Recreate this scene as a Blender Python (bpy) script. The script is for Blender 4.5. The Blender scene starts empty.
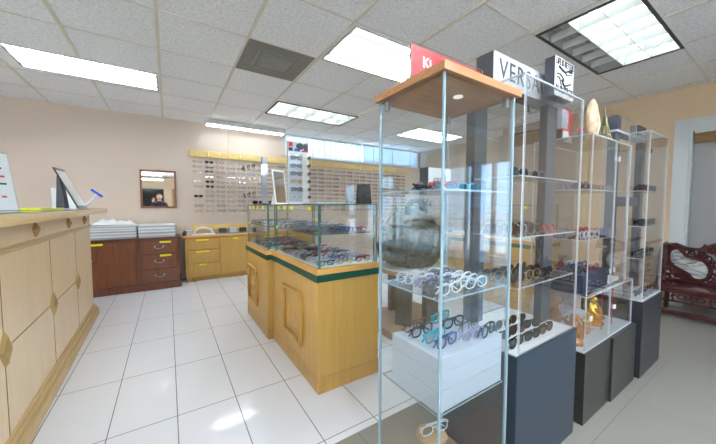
import bpy, bmesh, math, random
from mathutils import Vector, Matrix, Euler
random.seed(7)
sc = bpy.context.scene
COL = sc.collection
PI = math.pi

# ------------------------------------------------------------------ materials
def _new(name):
    m = bpy.data.materials.new(name); m.use_nodes = True
    nt = m.node_tree; nt.nodes.clear()
    out = nt.nodes.new('ShaderNodeOutputMaterial')
    return m, nt, out

def lin(c):
    return tuple((x/12.92 if x <= .04045 else ((x+.055)/1.055)**2.4) for x in c)

def rgb(r, g, b):
    return lin((r/255, g/255, b/255)) + (1,)

def plain(name, col, rough=.5, metal=0., spec=.5, var=0., vscale=8., bump=0., bscale=60., coat=0., emit=None):
    m, nt, out = _new(name)
    p = nt.nodes.new('ShaderNodeBsdfPrincipled')
    p.inputs['Base Color'].default_value = col
    p.inputs['Roughness'].default_value = rough
    p.inputs['Metallic'].default_value = metal
    p.inputs['Specular IOR Level'].default_value = spec
    p.inputs['Coat Weight'].default_value = coat
    p.inputs['Coat Roughness'].default_value = .08
    tc = nt.nodes.new('ShaderNodeTexCoord')
    if var:
        n = nt.nodes.new('ShaderNodeTexNoise'); n.inputs['Scale'].default_value = vscale; n.inputs['Detail'].default_value = 5
        nt.links.new(tc.outputs['Object'], n.inputs['Vector'])
        r = nt.nodes.new('ShaderNodeValToRGB')
        r.color_ramp.elements[0].position = .3; r.color_ramp.elements[1].position = .7
        r.color_ramp.elements[0].color = tuple(c*(1-var) for c in col[:3])+(1,)
        r.color_ramp.elements[1].color = tuple(min(1, c*(1+var)) for c in col[:3])+(1,)
        nt.links.new(n.outputs['Fac'], r.inputs['Fac']); nt.links.new(r.outputs['Color'], p.inputs['Base Color'])
    if bump:
        n = nt.nodes.new('ShaderNodeTexNoise'); n.inputs['Scale'].default_value = bscale; n.inputs['Detail'].default_value = 6
        nt.links.new(tc.outputs['Object'], n.inputs['Vector'])
        b = nt.nodes.new('ShaderNodeBump'); b.inputs['Strength'].default_value = bump; b.inputs['Distance'].default_value = .01
        nt.links.new(n.outputs['Fac'], b.inputs['Height']); nt.links.new(b.outputs['Normal'], p.inputs['Normal'])
    if emit:
        p.inputs['Emission Color'].default_value = emit[0]; p.inputs['Emission Strength'].default_value = emit[1]
    nt.links.new(p.outputs['BSDF'], out.inputs['Surface'])
    return m

def wood(name, c1, c2, scale=(3, 3, 30), rough=.35, axis='z', coat=0., det=4):
    m, nt, out = _new(name)
    p = nt.nodes.new('ShaderNodeBsdfPrincipled'); p.inputs['Roughness'].default_value = rough
    p.inputs['Coat Weight'].default_value = coat; p.inputs['Coat Roughness'].default_value = .1
    tc = nt.nodes.new('ShaderNodeTexCoord'); mp = nt.nodes.new('ShaderNodeMapping')
    mp.inputs['Scale'].default_value = {'z': (18, 18, 1.2), 'x': (1.2, 18, 18), 'y': (18, 1.2, 18)}[axis]
    nt.links.new(tc.outputs['Object'], mp.inputs['Vector'])
    n = nt.nodes.new('ShaderNodeTexNoise'); n.inputs['Scale'].default_value = 2.0; n.inputs['Detail'].default_value = det
    n.inputs['Distortion'].default_value = 1.2
    nt.links.new(mp.outputs['Vector'], n.inputs['Vector'])
    r = nt.nodes.new('ShaderNodeValToRGB'); r.color_ramp.elements[0].position = .3; r.color_ramp.elements[1].position = .72
    r.color_ramp.elements[0].color = c1; r.color_ramp.elements[1].color = c2
    nt.links.new(n.outputs['Fac'], r.inputs['Fac']); nt.links.new(r.outputs['Color'], p.inputs['Base Color'])
    b = nt.nodes.new('ShaderNodeBump'); b.inputs['Strength'].default_value = .06; b.inputs['Distance'].default_value = .005
    nt.links.new(n.outputs['Fac'], b.inputs['Height']); nt.links.new(b.outputs['Normal'], p.inputs['Normal'])
    nt.links.new(p.outputs['BSDF'], out.inputs['Surface'])
    return m

def glass(name, tint=(1, 1, 1, 1), f0=.04, rough=0., dirt=0.):
    m, nt, out = _new(name)
    lw = nt.nodes.new('ShaderNodeLayerWeight'); lw.inputs['Blend'].default_value = .5
    pw = nt.nodes.new('ShaderNodeMath'); pw.operation = 'POWER'; pw.inputs[1].default_value = 5
    ma = nt.nodes.new('ShaderNodeMath'); ma.operation = 'MULTIPLY_ADD'; ma.inputs[1].default_value = 1-f0; ma.inputs[2].default_value = f0
    t = nt.nodes.new('ShaderNodeBsdfTransparent'); t.inputs['Color'].default_value = tint
    g = nt.nodes.new('ShaderNodeBsdfGlossy'); g.inputs['Roughness'].default_value = rough
    mx = nt.nodes.new('ShaderNodeMixShader')
    L = nt.links.new
    L(lw.outputs['Facing'], pw.inputs[0]); L(pw.outputs[0], ma.inputs[0]); L(ma.outputs[0], mx.inputs['Fac'])
    base = t
    if dirt:
        d = nt.nodes.new('ShaderNodeBsdfDiffuse'); d.inputs['Color'].default_value = (.9, .9, .9, 1)
        m2 = nt.nodes.new('ShaderNodeMixShader'); m2.inputs['Fac'].default_value = dirt
        L(t.outputs[0], m2.inputs[1]); L(d.outputs[0], m2.inputs[2]); base = m2
    L(base.outputs[0], mx.inputs[1]); L(g.outputs[0], mx.inputs[2]); L(mx.outputs[0], out.inputs['Surface'])
    return m

def edge(name, col, mixt=.35):
    m, nt, out = _new(name)
    p = nt.nodes.new('ShaderNodeBsdfPrincipled'); p.inputs['Base Color'].default_value = col; p.inputs['Roughness'].default_value = .15
    t = nt.nodes.new('ShaderNodeBsdfTransparent'); t.inputs['Color'].default_value = col
    mx = nt.nodes.new('ShaderNodeMixShader'); mx.inputs['Fac'].default_value = mixt
    nt.links.new(p.outputs[0], mx.inputs[1]); nt.links.new(t.outputs[0], mx.inputs[2]); nt.links.new(mx.outputs[0], out.inputs['Surface'])
    return m

def emissive(name, col, s):
    m, nt, out = _new(name)
    e = nt.nodes.new('ShaderNodeEmission'); e.inputs['Color'].default_value = col; e.inputs['Strength'].default_value = s
    nt.links.new(e.outputs[0], out.inputs['Surface']); return m

def tiles(name, c1, cg, w, h, ox, oy, rough, mort=.004, var=.03, spec=.5):
    m, nt, out = _new(name); L = nt.links.new
    p = nt.nodes.new('ShaderNodeBsdfPrincipled'); p.inputs['Roughness'].default_value = rough; p.inputs['Specular IOR Level'].default_value = spec
    tc = nt.nodes.new('ShaderNodeTexCoord'); sx = nt.nodes.new('ShaderNodeSeparateXYZ'); L(tc.outputs['Object'], sx.inputs[0])
    def line(sock, off, size):
        a = nt.nodes.new('ShaderNodeMath'); a.operation = 'SUBTRACT'; L(sock, a.inputs[0]); a.inputs[1].default_value = off - 40*size - size/2
        b = nt.nodes.new('ShaderNodeMath'); b.operation = 'MODULO'; L(a.outputs[0], b.inputs[0]); b.inputs[1].default_value = size
        c = nt.nodes.new('ShaderNodeMath'); c.operation = 'SUBTRACT'; L(b.outputs[0], c.inputs[0]); c.inputs[1].default_value = size/2
        d = nt.nodes.new('ShaderNodeMath'); d.operation = 'ABSOLUTE'; L(c.outputs[0], d.inputs[0])
        e = nt.nodes.new('ShaderNodeMath'); e.operation = 'LESS_THAN'; L(d.outputs[0], e.inputs[0]); e.inputs[1].default_value = mort/2
        return e.outputs[0]
    e1 = line(sx.outputs['X'], ox, w); e2 = line(sx.outputs['Y'], oy, h)
    mm = nt.nodes.new('ShaderNodeMath'); mm.operation = 'MAXIMUM'; L(e1, mm.inputs[0]); L(e2, mm.inputs[1])
    n = nt.nodes.new('ShaderNodeTexNoise'); n.inputs['Scale'].default_value = 1.7; n.inputs['Detail'].default_value = 6
    L(tc.outputs['Object'], n.inputs['Vector'])
    r = nt.nodes.new('ShaderNodeValToRGB'); r.color_ramp.elements[0].color = tuple(x*(1-var) for x in c1[:3])+(1,); r.color_ramp.elements[1].color = tuple(min(1, x*(1+var)) for x in c1[:3])+(1,)
    L(n.outputs['Fac'], r.inputs['Fac'])
    mx = nt.nodes.new('ShaderNodeMixRGB'); L(mm.outputs[0], mx.inputs['Fac']); L(r.outputs['Color'], mx.inputs[1]); mx.inputs[2].default_value = cg
    L(mx.outputs[0], p.inputs['Base Color'])
    rr = nt.nodes.new('ShaderNodeMath'); rr.operation = 'MULTIPLY_ADD'; L(mm.outputs[0], rr.inputs[0]); rr.inputs[1].default_value = .6; rr.inputs[2].default_value = rough
    L(rr.outputs[0], p.inputs['Roughness'])
    L(p.outputs[0], out.inputs['Surface']); return m

M = {}
M['wall'] = plain('wall_paint_beige', rgb(206, 190, 176), .7, bump=.05, bscale=120)
M['walltan'] = plain('wall_paint_tan', rgb(222, 198, 168), .7, bump=.05, bscale=120)
M['wallshade'] = plain('wall_tan_shade_painted', rgb(172, 157, 143), .7)  # far part of the right wall, its shade put into a darker colour
M['ceiling'] = plain('ceiling_tile_fissured', rgb(243, 243, 244), .9, var=.13, vscale=48, bump=.9, bscale=75)
M['tbar'] = plain('ceiling_grid_cream', rgb(222, 215, 200), .5)
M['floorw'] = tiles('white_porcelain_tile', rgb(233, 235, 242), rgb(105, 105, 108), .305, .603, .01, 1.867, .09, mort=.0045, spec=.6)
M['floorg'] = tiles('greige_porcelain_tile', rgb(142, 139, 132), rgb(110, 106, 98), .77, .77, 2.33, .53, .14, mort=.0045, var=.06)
M['white'] = plain('white_painted', rgb(232, 234, 236), .45)
M['trimw'] = plain('white_door_casing', rgb(205, 212, 216), .4)
M['doorgrey'] = plain('grey_door_panel', rgb(148, 150, 152), .35)
M['maple'] = wood('maple_counter_veneer', rgb(224, 198, 160), rgb(234, 211, 178), rough=.32)
M['maple_top'] = wood('maple_counter_edge', rgb(205, 172, 122), rgb(226, 198, 152), rough=.3, axis='y')
M['maple_dark'] = plain('maple_moulding', rgb(198, 168, 118), .35)
M['brass'] = plain('antique_brass_diamond', rgb(176, 146, 96), .35, metal=.5)
M['yellow'] = wood('honey_oak_laminate', rgb(190, 150, 76), rgb(200, 162, 90), rough=.38)
M['yellow2'] = wood('honey_oak_moulding', rgb(182, 141, 72), rgb(196, 157, 86), rough=.38)
M['yellowx'] = wood('honey_oak_rim', rgb(204, 152, 78), rgb(220, 170, 94), rough=.35, axis='x')
M['pine'] = wood('pale_yellow_rail', rgb(214, 182, 104), rgb(232, 204, 132), rough=.45, axis='x')
M['green'] = plain('dark_green_band', rgb(20, 78, 62), .35)
M['brown'] = wood('cherry_cabinet', rgb(92, 52, 34), rgb(128, 76, 48), rough=.3, coat=.2)
M['brownd'] = wood('cherry_cabinet_moulding', rgb(84, 46, 30), rgb(112, 64, 42), rough=.32)
M['boardw'] = wood('oak_case_top', rgb(158, 112, 74), rgb(184, 134, 92), rough=.3, axis='x')
M['rose'] = plain('carved_rosewood', rgb(68, 27, 28), .25, var=.25, vscale=9, coat=.3)
M['darkwood'] = wood('weathered_stand_wood', rgb(84, 74, 62), rgb(112, 100, 84), rough=.5)
M['tanwood'] = wood('tan_plinth_wood', rgb(168, 138, 106), rgb(188, 158, 124), rough=.45, axis='x')
M['bamboo'] = wood('bamboo_blind', rgb(110, 84, 52), rgb(160, 126, 82), rough=.6, axis='y')
M['base_blue'] = plain('slate_blue_laminate', rgb(48, 58, 70), .35, var=.03, spec=.2)
M['base_grey'] = plain('charcoal_laminate', rgb(52, 52, 50), .3, var=.03, spec=.2)
M['base_dark'] = plain('dark_navy_laminate', rgb(46, 48, 53), .35, var=.03, spec=.2)
M['navy'] = plain('navy_box_card', rgb(42, 52, 80), .5)
M['postgrey'] = plain('dark_grey_post', rgb(70, 74, 82), .4)
M['black'] = plain('black_plastic', rgb(28, 28, 30), .35)
M['char'] = plain('charcoal_card', rgb(58, 62, 70), .5)
M['metal'] = plain('brushed_metal', rgb(178, 180, 184), .3, metal=.9)
M['chrome'] = plain('chrome', rgb(215, 218, 222), .15, metal=1.)
M['alu'] = plain('aluminium_frame', rgb(186, 196, 204), .35, metal=.3)
M['mirror'] = plain('silvered_mirror', (.93, .94, .94, 1), .01, metal=1.)
M['mframe'] = wood('mirror_frame_wood', rgb(112, 68, 44), rgb(146, 92, 60), rough=.4)
M['paper'] = plain('white_paper', rgb(236, 238, 240), .7)
M['paperg'] = plain('grey_card', rgb(196, 202, 208), .6)
M['papergb'] = plain('blue_grey_card', rgb(168, 178, 192), .6)
M['riser'] = plain('white_card_box', rgb(184, 194, 208), .6)
M['ytape'] = plain('yellow_tape', rgb(236, 236, 30), .5)
M['red'] = plain('red_sign', rgb(186, 28, 44), .35)
M['redt'] = plain('red_print', rgb(196, 64, 60), .5)
M['blue'] = plain('blue_plastic', rgb(40, 82, 214), .35)
M['bluec'] = plain('blue_cloth', rgb(120, 172, 214), .7)
M['marble'] = None
M['stone'] = plain('celadon_carved_stone', rgb(92, 96, 82), .5, var=.6, vscale=26, bump=1.0, bscale=45)
M['stonel'] = plain('smooth_pale_stone', rgb(104, 106, 96), .45, var=.4, vscale=22, bump=.5, bscale=30)
M['gold'] = plain('gold_gilt', rgb(236, 184, 70), .26, metal=.95, var=.15, vscale=20)
M['carve'] = plain('carved_tan_wood', rgb(176, 128, 82), .45, var=.35, vscale=24, bump=.5, bscale=70)
M['coral'] = plain('white_coral', rgb(232, 234, 238), .6, bump=.6, bscale=60)
M['horn'] = plain('marbled_horn', rgb(214, 184, 150), .3, var=.4, vscale=30)
M['spire'] = plain('green_gilt_metal', rgb(140, 138, 96), .35, metal=.5, var=.25, vscale=18)
M['pink'] = plain('pink_flower', rgb(226, 62, 120), .5)
M['glassc'] = glass('clear_case_glass', (.985, .995, .99, 1), .045)
M['edgec'] = edge('glass_edge_teal', rgb(172, 200, 214), .25)
M['edged'] = edge('glass_edge_green', rgb(84, 134, 128), .25)
M['acryl'] = glass('clear_acrylic', (.985, .985, .985, 1), .045, dirt=.004)
M['edgea'] = edge('acrylic_edge', rgb(226, 232, 238), .3)
M['lens'] = glass('clear_lens', (.93, .95, .96, 1), .05)
M['lensd'] = glass('dark_tinted_lens', (.06, .06, .07, 1), .06)
M['lensg'] = glass('green_tinted_lens', (.12, .16, .11, 1), .06)
M['lensb'] = glass('amber_tinted_lens', (.30, .17, .08, 1), .06)
M['lensv'] = glass('violet_tinted_lens', (.10, .08, .22, 1), .06)
M['rodc'] = plain('clear_white_rod', rgb(222, 220, 216), .3)
M['winglass'] = glass('window_glass', (.87, .945, 1, 1), .04)
M['fr_black'] = plain('black_acetate', rgb(30, 30, 34), .25)
M['fr_brown'] = plain('tortoise_acetate', rgb(84, 58, 40), .25, var=.4, vscale=90)
M['fr_teal'] = plain('teal_acetate', rgb(16, 150, 176), .25)
M['fr_blue'] = plain('blue_acetate', rgb(58, 78, 130), .25)
M['fr_lilac'] = plain('lilac_acetate', rgb(150, 148, 190), .25)
M['fr_grey'] = plain('smoke_acetate', rgb(110, 116, 126), .25)
M['fr_clear'] = plain('crystal_acetate', rgb(206, 212, 218), .15)
M['fr_gold'] = plain('gold_wire', rgb(196, 160, 96), .3, metal=.8)
M['fr_steel'] = plain('gunmetal_wire', rgb(92, 92, 98), .3, metal=.6)
M['fr_red'] = plain('red_acetate', rgb(170, 40, 48), .25)
M['skin'] = plain('skin', rgb(214, 164, 136), .5)
M['cloth'] = plain('dark_jacket', rgb(38, 42, 54), .8)
M['jeans'] = plain('dark_trousers', rgb(48, 52, 66), .8)
M['hair'] = plain('dark_hair', rgb(40, 32, 28), .6)
M['tube_on'] = emissive('fluorescent_lens', (.87, .945, 1.0, 1), 10.0)
def banded(name, yc, half, n):
    m, nt, out = _new(name); L = nt.links.new
    tc = nt.nodes.new('ShaderNodeTexCoord'); sx = nt.nodes.new('ShaderNodeSeparateXYZ'); L(tc.outputs['Object'], sx.inputs[0])
    a = nt.nodes.new('ShaderNodeMath'); a.operation = 'MULTIPLY'; L(sx.outputs['Y'], a.inputs[0]); a.inputs[1].default_value = PI*n/half
    b = nt.nodes.new('ShaderNodeMath'); b.operation = 'COSINE'; L(a.outputs[0], b.inputs[0])
    c = nt.nodes.new('ShaderNodeMapRange'); L(b.outputs[0], c.inputs[0]); c.inputs[1].default_value = -1; c.inputs[2].default_value = -.1; c.inputs[3].default_value = .42; c.inputs[4].default_value = 9.5
    e = nt.nodes.new('ShaderNodeEmission'); e.inputs['Color'].default_value = (.87, .945, 1, 1); L(c.outputs[0], e.inputs['Strength']); L(e.outputs[0], out.inputs['Surface'])
    return m
M['tube_bright'] = emissive('fluorescent_tube', (.90, .98, 1.0, 1), 3.6)
M['housing'] = plain('white_light_housing', rgb(222, 226, 226), .25, metal=.25)
M['louver'] = plain('white_louver', rgb(226, 230, 228), .35)
M['gasket'] = plain('dark_gasket', rgb(66, 64, 60), .6)
M['diff'] = plain('grey_air_diffuser', rgb(128, 126, 120), .6)
M['asphalt'] = plain('pavement', rgb(160, 160, 162), .9, var=.1, vscale=1.5)
M['puck'] = emissive('small_lamp_lens', (1, .97, .92, 1), .4)

def marble():
    m, nt, out = _new('veined_grey_marble'); L = nt.links.new
    p = nt.nodes.new('ShaderNodeBsdfPrincipled'); p.inputs['Roughness'].default_value = .15
    tc = nt.nodes.new('ShaderNodeTexCoord'); mp = nt.nodes.new('ShaderNodeMapping'); mp.inputs['Rotation'].default_value = (.5, 0, 0); mp.inputs['Scale'].default_value = (4, 4, 14)
    L(tc.outputs['Object'], mp.inputs['Vector'])
    n = nt.nodes.new('ShaderNodeTexNoise'); n.inputs['Scale'].default_value = 1.6; n.inputs['Detail'].default_value = 8; n.inputs['Distortion'].default_value = 1.5
    L(mp.outputs[0], n.inputs['Vector'])
    r = nt.nodes.new('ShaderNodeValToRGB'); e = r.color_ramp.elements
    e[0].position = .32; e[0].color = rgb(96, 100, 104); e[1].position = .62; e[1].color = rgb(206, 208, 208)
    L(n.outputs['Fac'], r.inputs['Fac']); L(r.outputs['Color'], p.inputs['Base Color']); L(p.outputs[0], out.inputs['Surface']); return m
M['marble'] = marble()

def blindmat(name, col, trans):
    m, nt, out = _new(name); L = nt.links.new
    d = nt.nodes.new('ShaderNodeBsdfDiffuse'); d.inputs['Color'].default_value = col
    t = nt.nodes.new('ShaderNodeBsdfTranslucent'); t.inputs['Color'].default_value = col
    mx = nt.nodes.new('ShaderNodeMixShader'); mx.inputs['Fac'].default_value = trans
    L(d.outputs[0], mx.inputs[1]); L(t.outputs[0], mx.inputs[2]); L(mx.outputs[0], out.inputs['Surface']); return m
M['vblind'] = blindmat('white_vertical_blind', (.95, .90, .84, 1), .58)  # white vanes, colour warmed to offset the blue sky light
M['hblind'] = blindmat('white_venetian_blind', (.82, .85, .88, 1), .25)

# ------------------------------------------------------------------ mesh helpers
class MB:
    def __init__(s): s.v = []; s.f = []; s.m = []
    def add(s, vs, fs, mi=0, mat=None):
        b = len(s.v)
        if mat is not None: vs = [mat @ Vector(v) for v in vs]
        s.v += [tuple(v) for v in vs]
        s.f += [tuple(b+i for i in f) for f in fs]
        s.m += ([mi]*len(fs) if isinstance(mi, int) else list(mi))
        return s
    def box(s, lo, hi, mi=0, bev=0., mat=None):
        (x0, y0, z0), (x1, y1, z1) = lo, hi
        if bev <= 0:
            vs = [(x0,y0,z0),(x1,y0,z0),(x1,y1,z0),(x0,y1,z0),(x0,y0,z1),(x1,y0,z1),(x1,y1,z1),(x0,y1,z1)]
            return s.add(vs, [(0,3,2,1),(4,5,6,7),(0,1,5,4),(1,2,6,5),(2,3,7,6),(3,0,4,7)], mi, mat)
        bm = bmesh.new(); bmesh.ops.create_cube(bm, size=1)
        for v in bm.verts:
            v.co = Vector(((x0+x1)/2+v.co.x*(x1-x0), (y0+y1)/2+v.co.y*(y1-y0), (z0+z1)/2+v.co.z*(z1-z0)))
        bmesh.ops.bevel(bm, geom=bm.edges[:], offset=min(bev, .45*min(abs(x1-x0), abs(y1-y0), abs(z1-z0))), segments=2, affect='EDGES', profile=.6)
        bm.verts.index_update()
        s.add([v.co.copy() for v in bm.verts], [[v.index for v in f.verts] for f in bm.faces], mi, mat); bm.free(); return s
    def pane(s, lo, hi, mi=0, me=1):
        d = [hi[i]-lo[i] for i in range(3)]; k = d.index(min(d))
        fm = {2: [0,0,1,1,1,1], 1: [1,1,0,1,0,1], 0: [1,1,1,0,1,0]}[k]
        (x0,y0,z0),(x1,y1,z1) = lo, hi
        vs = [(x0,y0,z0),(x1,y0,z0),(x1,y1,z0),(x0,y1,z0),(x0,y0,z1),(x1,y0,z1),(x1,y1,z1),(x0,y1,z1)]
        return s.add(vs, [(0,3,2,1),(4,5,6,7),(0,1,5,4),(1,2,6,5),(2,3,7,6),(3,0,4,7)], [me if q else mi for q in fm])
    def tube(s, pts, r, n=6, closed=False, mi=0, mat=None, flat=1.):
        pts = [Vector(p) for p in pts]; N = len(pts); vs = []
        rs = r if isinstance(r, (list, tuple)) else [r]*N
        up0 = Vector((0, 0, 1))
        prev = None
        for i, p in enumerate(pts):
            a = pts[(i-1) % N] if (closed or i > 0) else p
            b = pts[(i+1) % N] if (closed or i < N-1) else p
            t = (b-a).normalized() if (b-a).length > 1e-9 else Vector((0, 1, 0))
            if prev is None:
                u = up0 if abs(t.z) < .9 else Vector((0, 1, 0))
            else: u = prev
            x = t.cross(u)
            if x.length < 1e-6: x = t.cross(Vector((1, 0, 0)))
            x.normalize(); y = x.cross(t).normalized(); prev = y
            for k in range(n):
                a_ = 2*PI*(k+.5)/n
                vs.append(p + x*math.cos(a_)*rs[i] + y*math.sin(a_)*rs[i]*flat)
        fs = []
        for i in range(N if closed else N-1):
            j = (i+1) % N
            for k in range(n):
                fs.append((i*n+k, i*n+(k+1) % n, j*n+(k+1) % n, j*n+k))
        if not closed:
            fs.append(tuple(range(n))[::-1]); fs.append(tuple((N-1)*n+k for k in range(n)))
        return s.add(vs, fs, mi, mat)
    def lathe(s, prof, n=24, c=(0, 0, 0), mi=0, mat=None, sx=1., sy=1.):
        vs = []; fs = []
        for (r, z) in prof:
            for k in range(n):
                a = 2*PI*k/n; vs.append((c[0]+r*math.cos(a)*sx, c[1]+r*math.sin(a)*sy, c[2]+z))
        for i in range(len(prof)-1):
            for k in range(n):
                fs.append((i*n+k, i*n+(k+1) % n, (i+1)*n+(k+1) % n, (i+1)*n+k))
        fs.append(tuple(range(n))[::-1]); fs.append(tuple((len(prof)-1)*n+k for k in range(n)))
        return s.add(vs, fs, mi, mat)
    def prism(s, poly, axis, a, b, mi=0, mat=None):
        n = len(poly)
        def P(u, v, w): return {0: (w, u, v), 1: (u, w, v), 2: (u, v, w)}[axis]
        vs = [P(u, v, a) for u, v in poly]+[P(u, v, b) for u, v in poly]
        fs = [tuple(range(n))[::-1], tuple(range(n, 2*n))]+[(i, (i+1) % n, n+(i+1) % n, n+i) for i in range(n)]
        return s.add(vs, fs, mi, mat)
    def ball(s, c, r, mi=0, n=10, m=7, mat=None):
        rx, ry, rz = (r, r, r) if not isinstance(r, tuple) else r
        vs = [(c[0], c[1], c[2]+rz)]
        for i in range(1, m):
            t = PI*i/m
            for k in range(n):
                a = 2*PI*k/n; vs.append((c[0]+rx*math.sin(t)*math.cos(a), c[1]+ry*math.sin(t)*math.sin(a), c[2]+rz*math.cos(t)))
        vs.append((c[0], c[1], c[2]-rz)); L = len(vs)-1; fs = []
        for k in range(n): fs.append((0, 1+k, 1+(k+1) % n)); fs.append((L, L-n+(k+1) % n, L-n+k))
        for i in range(m-2):
            for k in range(n):
                a = 1+i*n+k; b = 1+i*n+(k+1) % n; fs.append((a, a+n, b+n, b))
        return s.add(vs, fs, mi, mat)
    def mesh(s, name, mats, smooth=False):
        me = bpy.data.meshes.new(name); me.from_pydata(s.v, [], s.f)
        for m in (mats if isinstance(mats, (list, tuple)) else [mats]): me.materials.append(m)
        for p, mi in zip(me.polygons, s.m): p.material_index = mi
        bm = bmesh.new(); bm.from_mesh(me); bmesh.ops.recalc_face_normals(bm, faces=bm.faces[:]); bm.to_mesh(me); bm.free()
        if smooth:
            for p in me.polygons: p.use_smooth = True
            try: me.set_sharp_from_angle(angle=math.radians(40))
            except Exception: pass
        me.update(); return me
    def build(s, name, mats, parent=None, smooth=False, local=False):
        """world-space vertices unless local; the mesh is stored in its parent's frame, a top-level mesh gets its origin at its base"""
        me = s.mesh(name, mats, smooth)
        o = bpy.data.objects.new(name, me); COL.objects.link(o)
        if parent is not None:
            if not local: me.transform(wm(parent).inverted())
            o.parent = parent
        elif not local and s.v:
            xs = [v[0] for v in s.v]; ys = [v[1] for v in s.v]; zs = [v[2] for v in s.v]
            c = Vector(((min(xs)+max(xs))/2, (min(ys)+max(ys))/2, min(zs)))
            me.transform(Matrix.Translation(-c)); o.location = c
        return o

def wm(o):
    m = o.matrix_basis.copy()
    while o.parent: o = o.parent; m = o.matrix_basis @ m
    return m

LABELS = {}
def tag(o, label, cat, group=None, kind=None):
    o['label'] = label; o['category'] = cat
    if group: o['group'] = group
    if kind: o['kind'] = kind
    LABELS.setdefault(label, []).append(o.name)
    return o
def thing(name, label, cat, loc=(0, 0, 0), rz=0., group=None):
    o = bpy.data.objects.new(name, None); COL.objects.link(o); o.empty_display_size = .1
    o.location = loc; o.rotation_euler = (0, 0, rz)
    return tag(o, label, cat, group)
def struct(name, mb, mats, label, cat, smooth=False, parent=None):
    me = mb.mesh(name, mats, smooth); o = bpy.data.objects.new(name, me); COL.objects.link(o)
    if parent: o.parent = parent
    else: tag(o, label, cat, kind='structure')
    return o
def B(lo, hi, bev=0.): return MB().box(lo, hi, 0, bev)
def copy_tree(o, parent=None):
    c = o.copy(); COL.objects.link(c)
    if parent is not None: c.parent = parent
    for ch in list(o.children): copy_tree(ch, c)
    return c

def text(name, s, size, loc, rot, mat, parent, ext=.0012, sx=1., align='CENTER', spacing=1., fit=None, bold=0.):
    cu = bpy.data.curves.new(name, 'FONT'); cu.body = s; cu.size = size; cu.align_x = align; cu.align_y = 'CENTER'
    cu.extrude = ext; cu.resolution_u = 3; cu.space_character = spacing; cu.offset = bold
    t = bpy.data.objects.new(name+'_tmp', cu); COL.objects.link(t)
    bpy.context.view_layer.update()
    me = bpy.data.meshes.new_from_object(t.evaluated_get(bpy.context.evaluated_depsgraph_get()))
    bpy.data.objects.remove(t); bpy.data.curves.remove(cu)
    if fit:
        xs_ = [v.co.x for v in me.vertices]; sx = fit/(max(xs_)-min(xs_))
        if align == 'CENTER': me.transform(Matrix.Translation((-(max(xs_)+min(xs_))/2, 0, 0)))
    me.transform(Matrix.Diagonal((sx, 1, 1, 1)))
    me.transform(Matrix.Translation(loc) @ Euler(rot).to_matrix().to_4x4())
    me.materials.clear(); me.materials.append(mat)
    o = bpy.data.objects.new(name, me); COL.objects.link(o)
    me.transform(wm(parent).inverted()); o.parent = parent
    return o
FRONT = (PI/2, 0, 0)     # text facing -y

ORD = ['first', 'second', 'third', 'fourth', 'fifth', 'sixth', 'seventh', 'eighth', 'ninth', 'tenth', 'eleventh', 'twelfth', 'thirteenth', 'fourteenth',
       'fifteenth', 'sixteenth', 'seventeenth', 'eighteenth', 'nineteenth', 'twentieth', 'twenty-first', 'twenty-second', 'twenty-third', 'twenty-fourth', 'twenty-fifth', 'twenty-sixth', 'twenty-seventh', 'twenty-eighth', 'twenty-ninth', 'thirtieth']

# ------------------------------------------------------------------ the room
ZC = 2.52; YB = 5.43; XR = 5.0; XJ = 5.4; XL = -4.2; YF = -6.2
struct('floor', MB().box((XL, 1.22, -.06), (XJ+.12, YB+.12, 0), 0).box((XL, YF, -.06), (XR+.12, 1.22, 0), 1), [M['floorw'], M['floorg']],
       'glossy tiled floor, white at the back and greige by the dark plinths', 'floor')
# back wall with the high window band
WX0, WXM, WX1, WZ0, WZ1 = 1.89, 3.58, 5.30, 2.14, 2.52
bw = MB().box((XL-.1, YB, 0), (WX0, YB+.12, ZC)).box((WX0, YB, 0), (WX1, YB+.12, WZ0)).box((WX1, YB, 0), (XJ+.12, YB+.12, ZC))
struct('wall_back', bw, M['wall'], 'pale beige back wall carrying the mirror and the eyeglass rows', 'wall')
struct('wall_left', B((XL-.12, YF, 0), (XL, YB, ZC)), M['wall'], 'beige side wall beyond the reception counter', 'wall')
struct('wall_front', B((XL-.12, YF-.12, 0), (XR+.12, YF, ZC)), M['walltan'], 'tan wall seen in the small mirror', 'wall')
rw = MB()
SF0, SF1, SFZ = -5.6, -1.52, 2.02          # storefront opening
DY0, DY1, DZ = -.22, .765, 2.035          # door opening
rw.box((XR, YF, 0), (XR+.12, SF0, ZC)).box((XR, SF0, SFZ), (XR+.12, SF1, ZC)).box((XR, SF1, 0), (XR+.12, DY0, ZC))
rw.box((XR, DY0, DZ), (XR+.12, DY1, ZC)).box((XR, DY1, 0), (XR+.12, 1.72, ZC))
struct('wall_right', rw, M['walltan'], 'tan wall with the white cased doorway behind the carved bench', 'wall')
struct('wall_right_rear', MB().box((XR, 1.72, 0), (XR+.12, 3.0, ZC)).box((XR+.12, 2.9, 0), (XJ, 3.0, ZC)).box((XJ, 3.0, 0), (XJ+.12, YB, ZC)), M['wallshade'],
       'tan wall coloured darker as shade at the far corner beyond the glass cases', 'wall')

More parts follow.
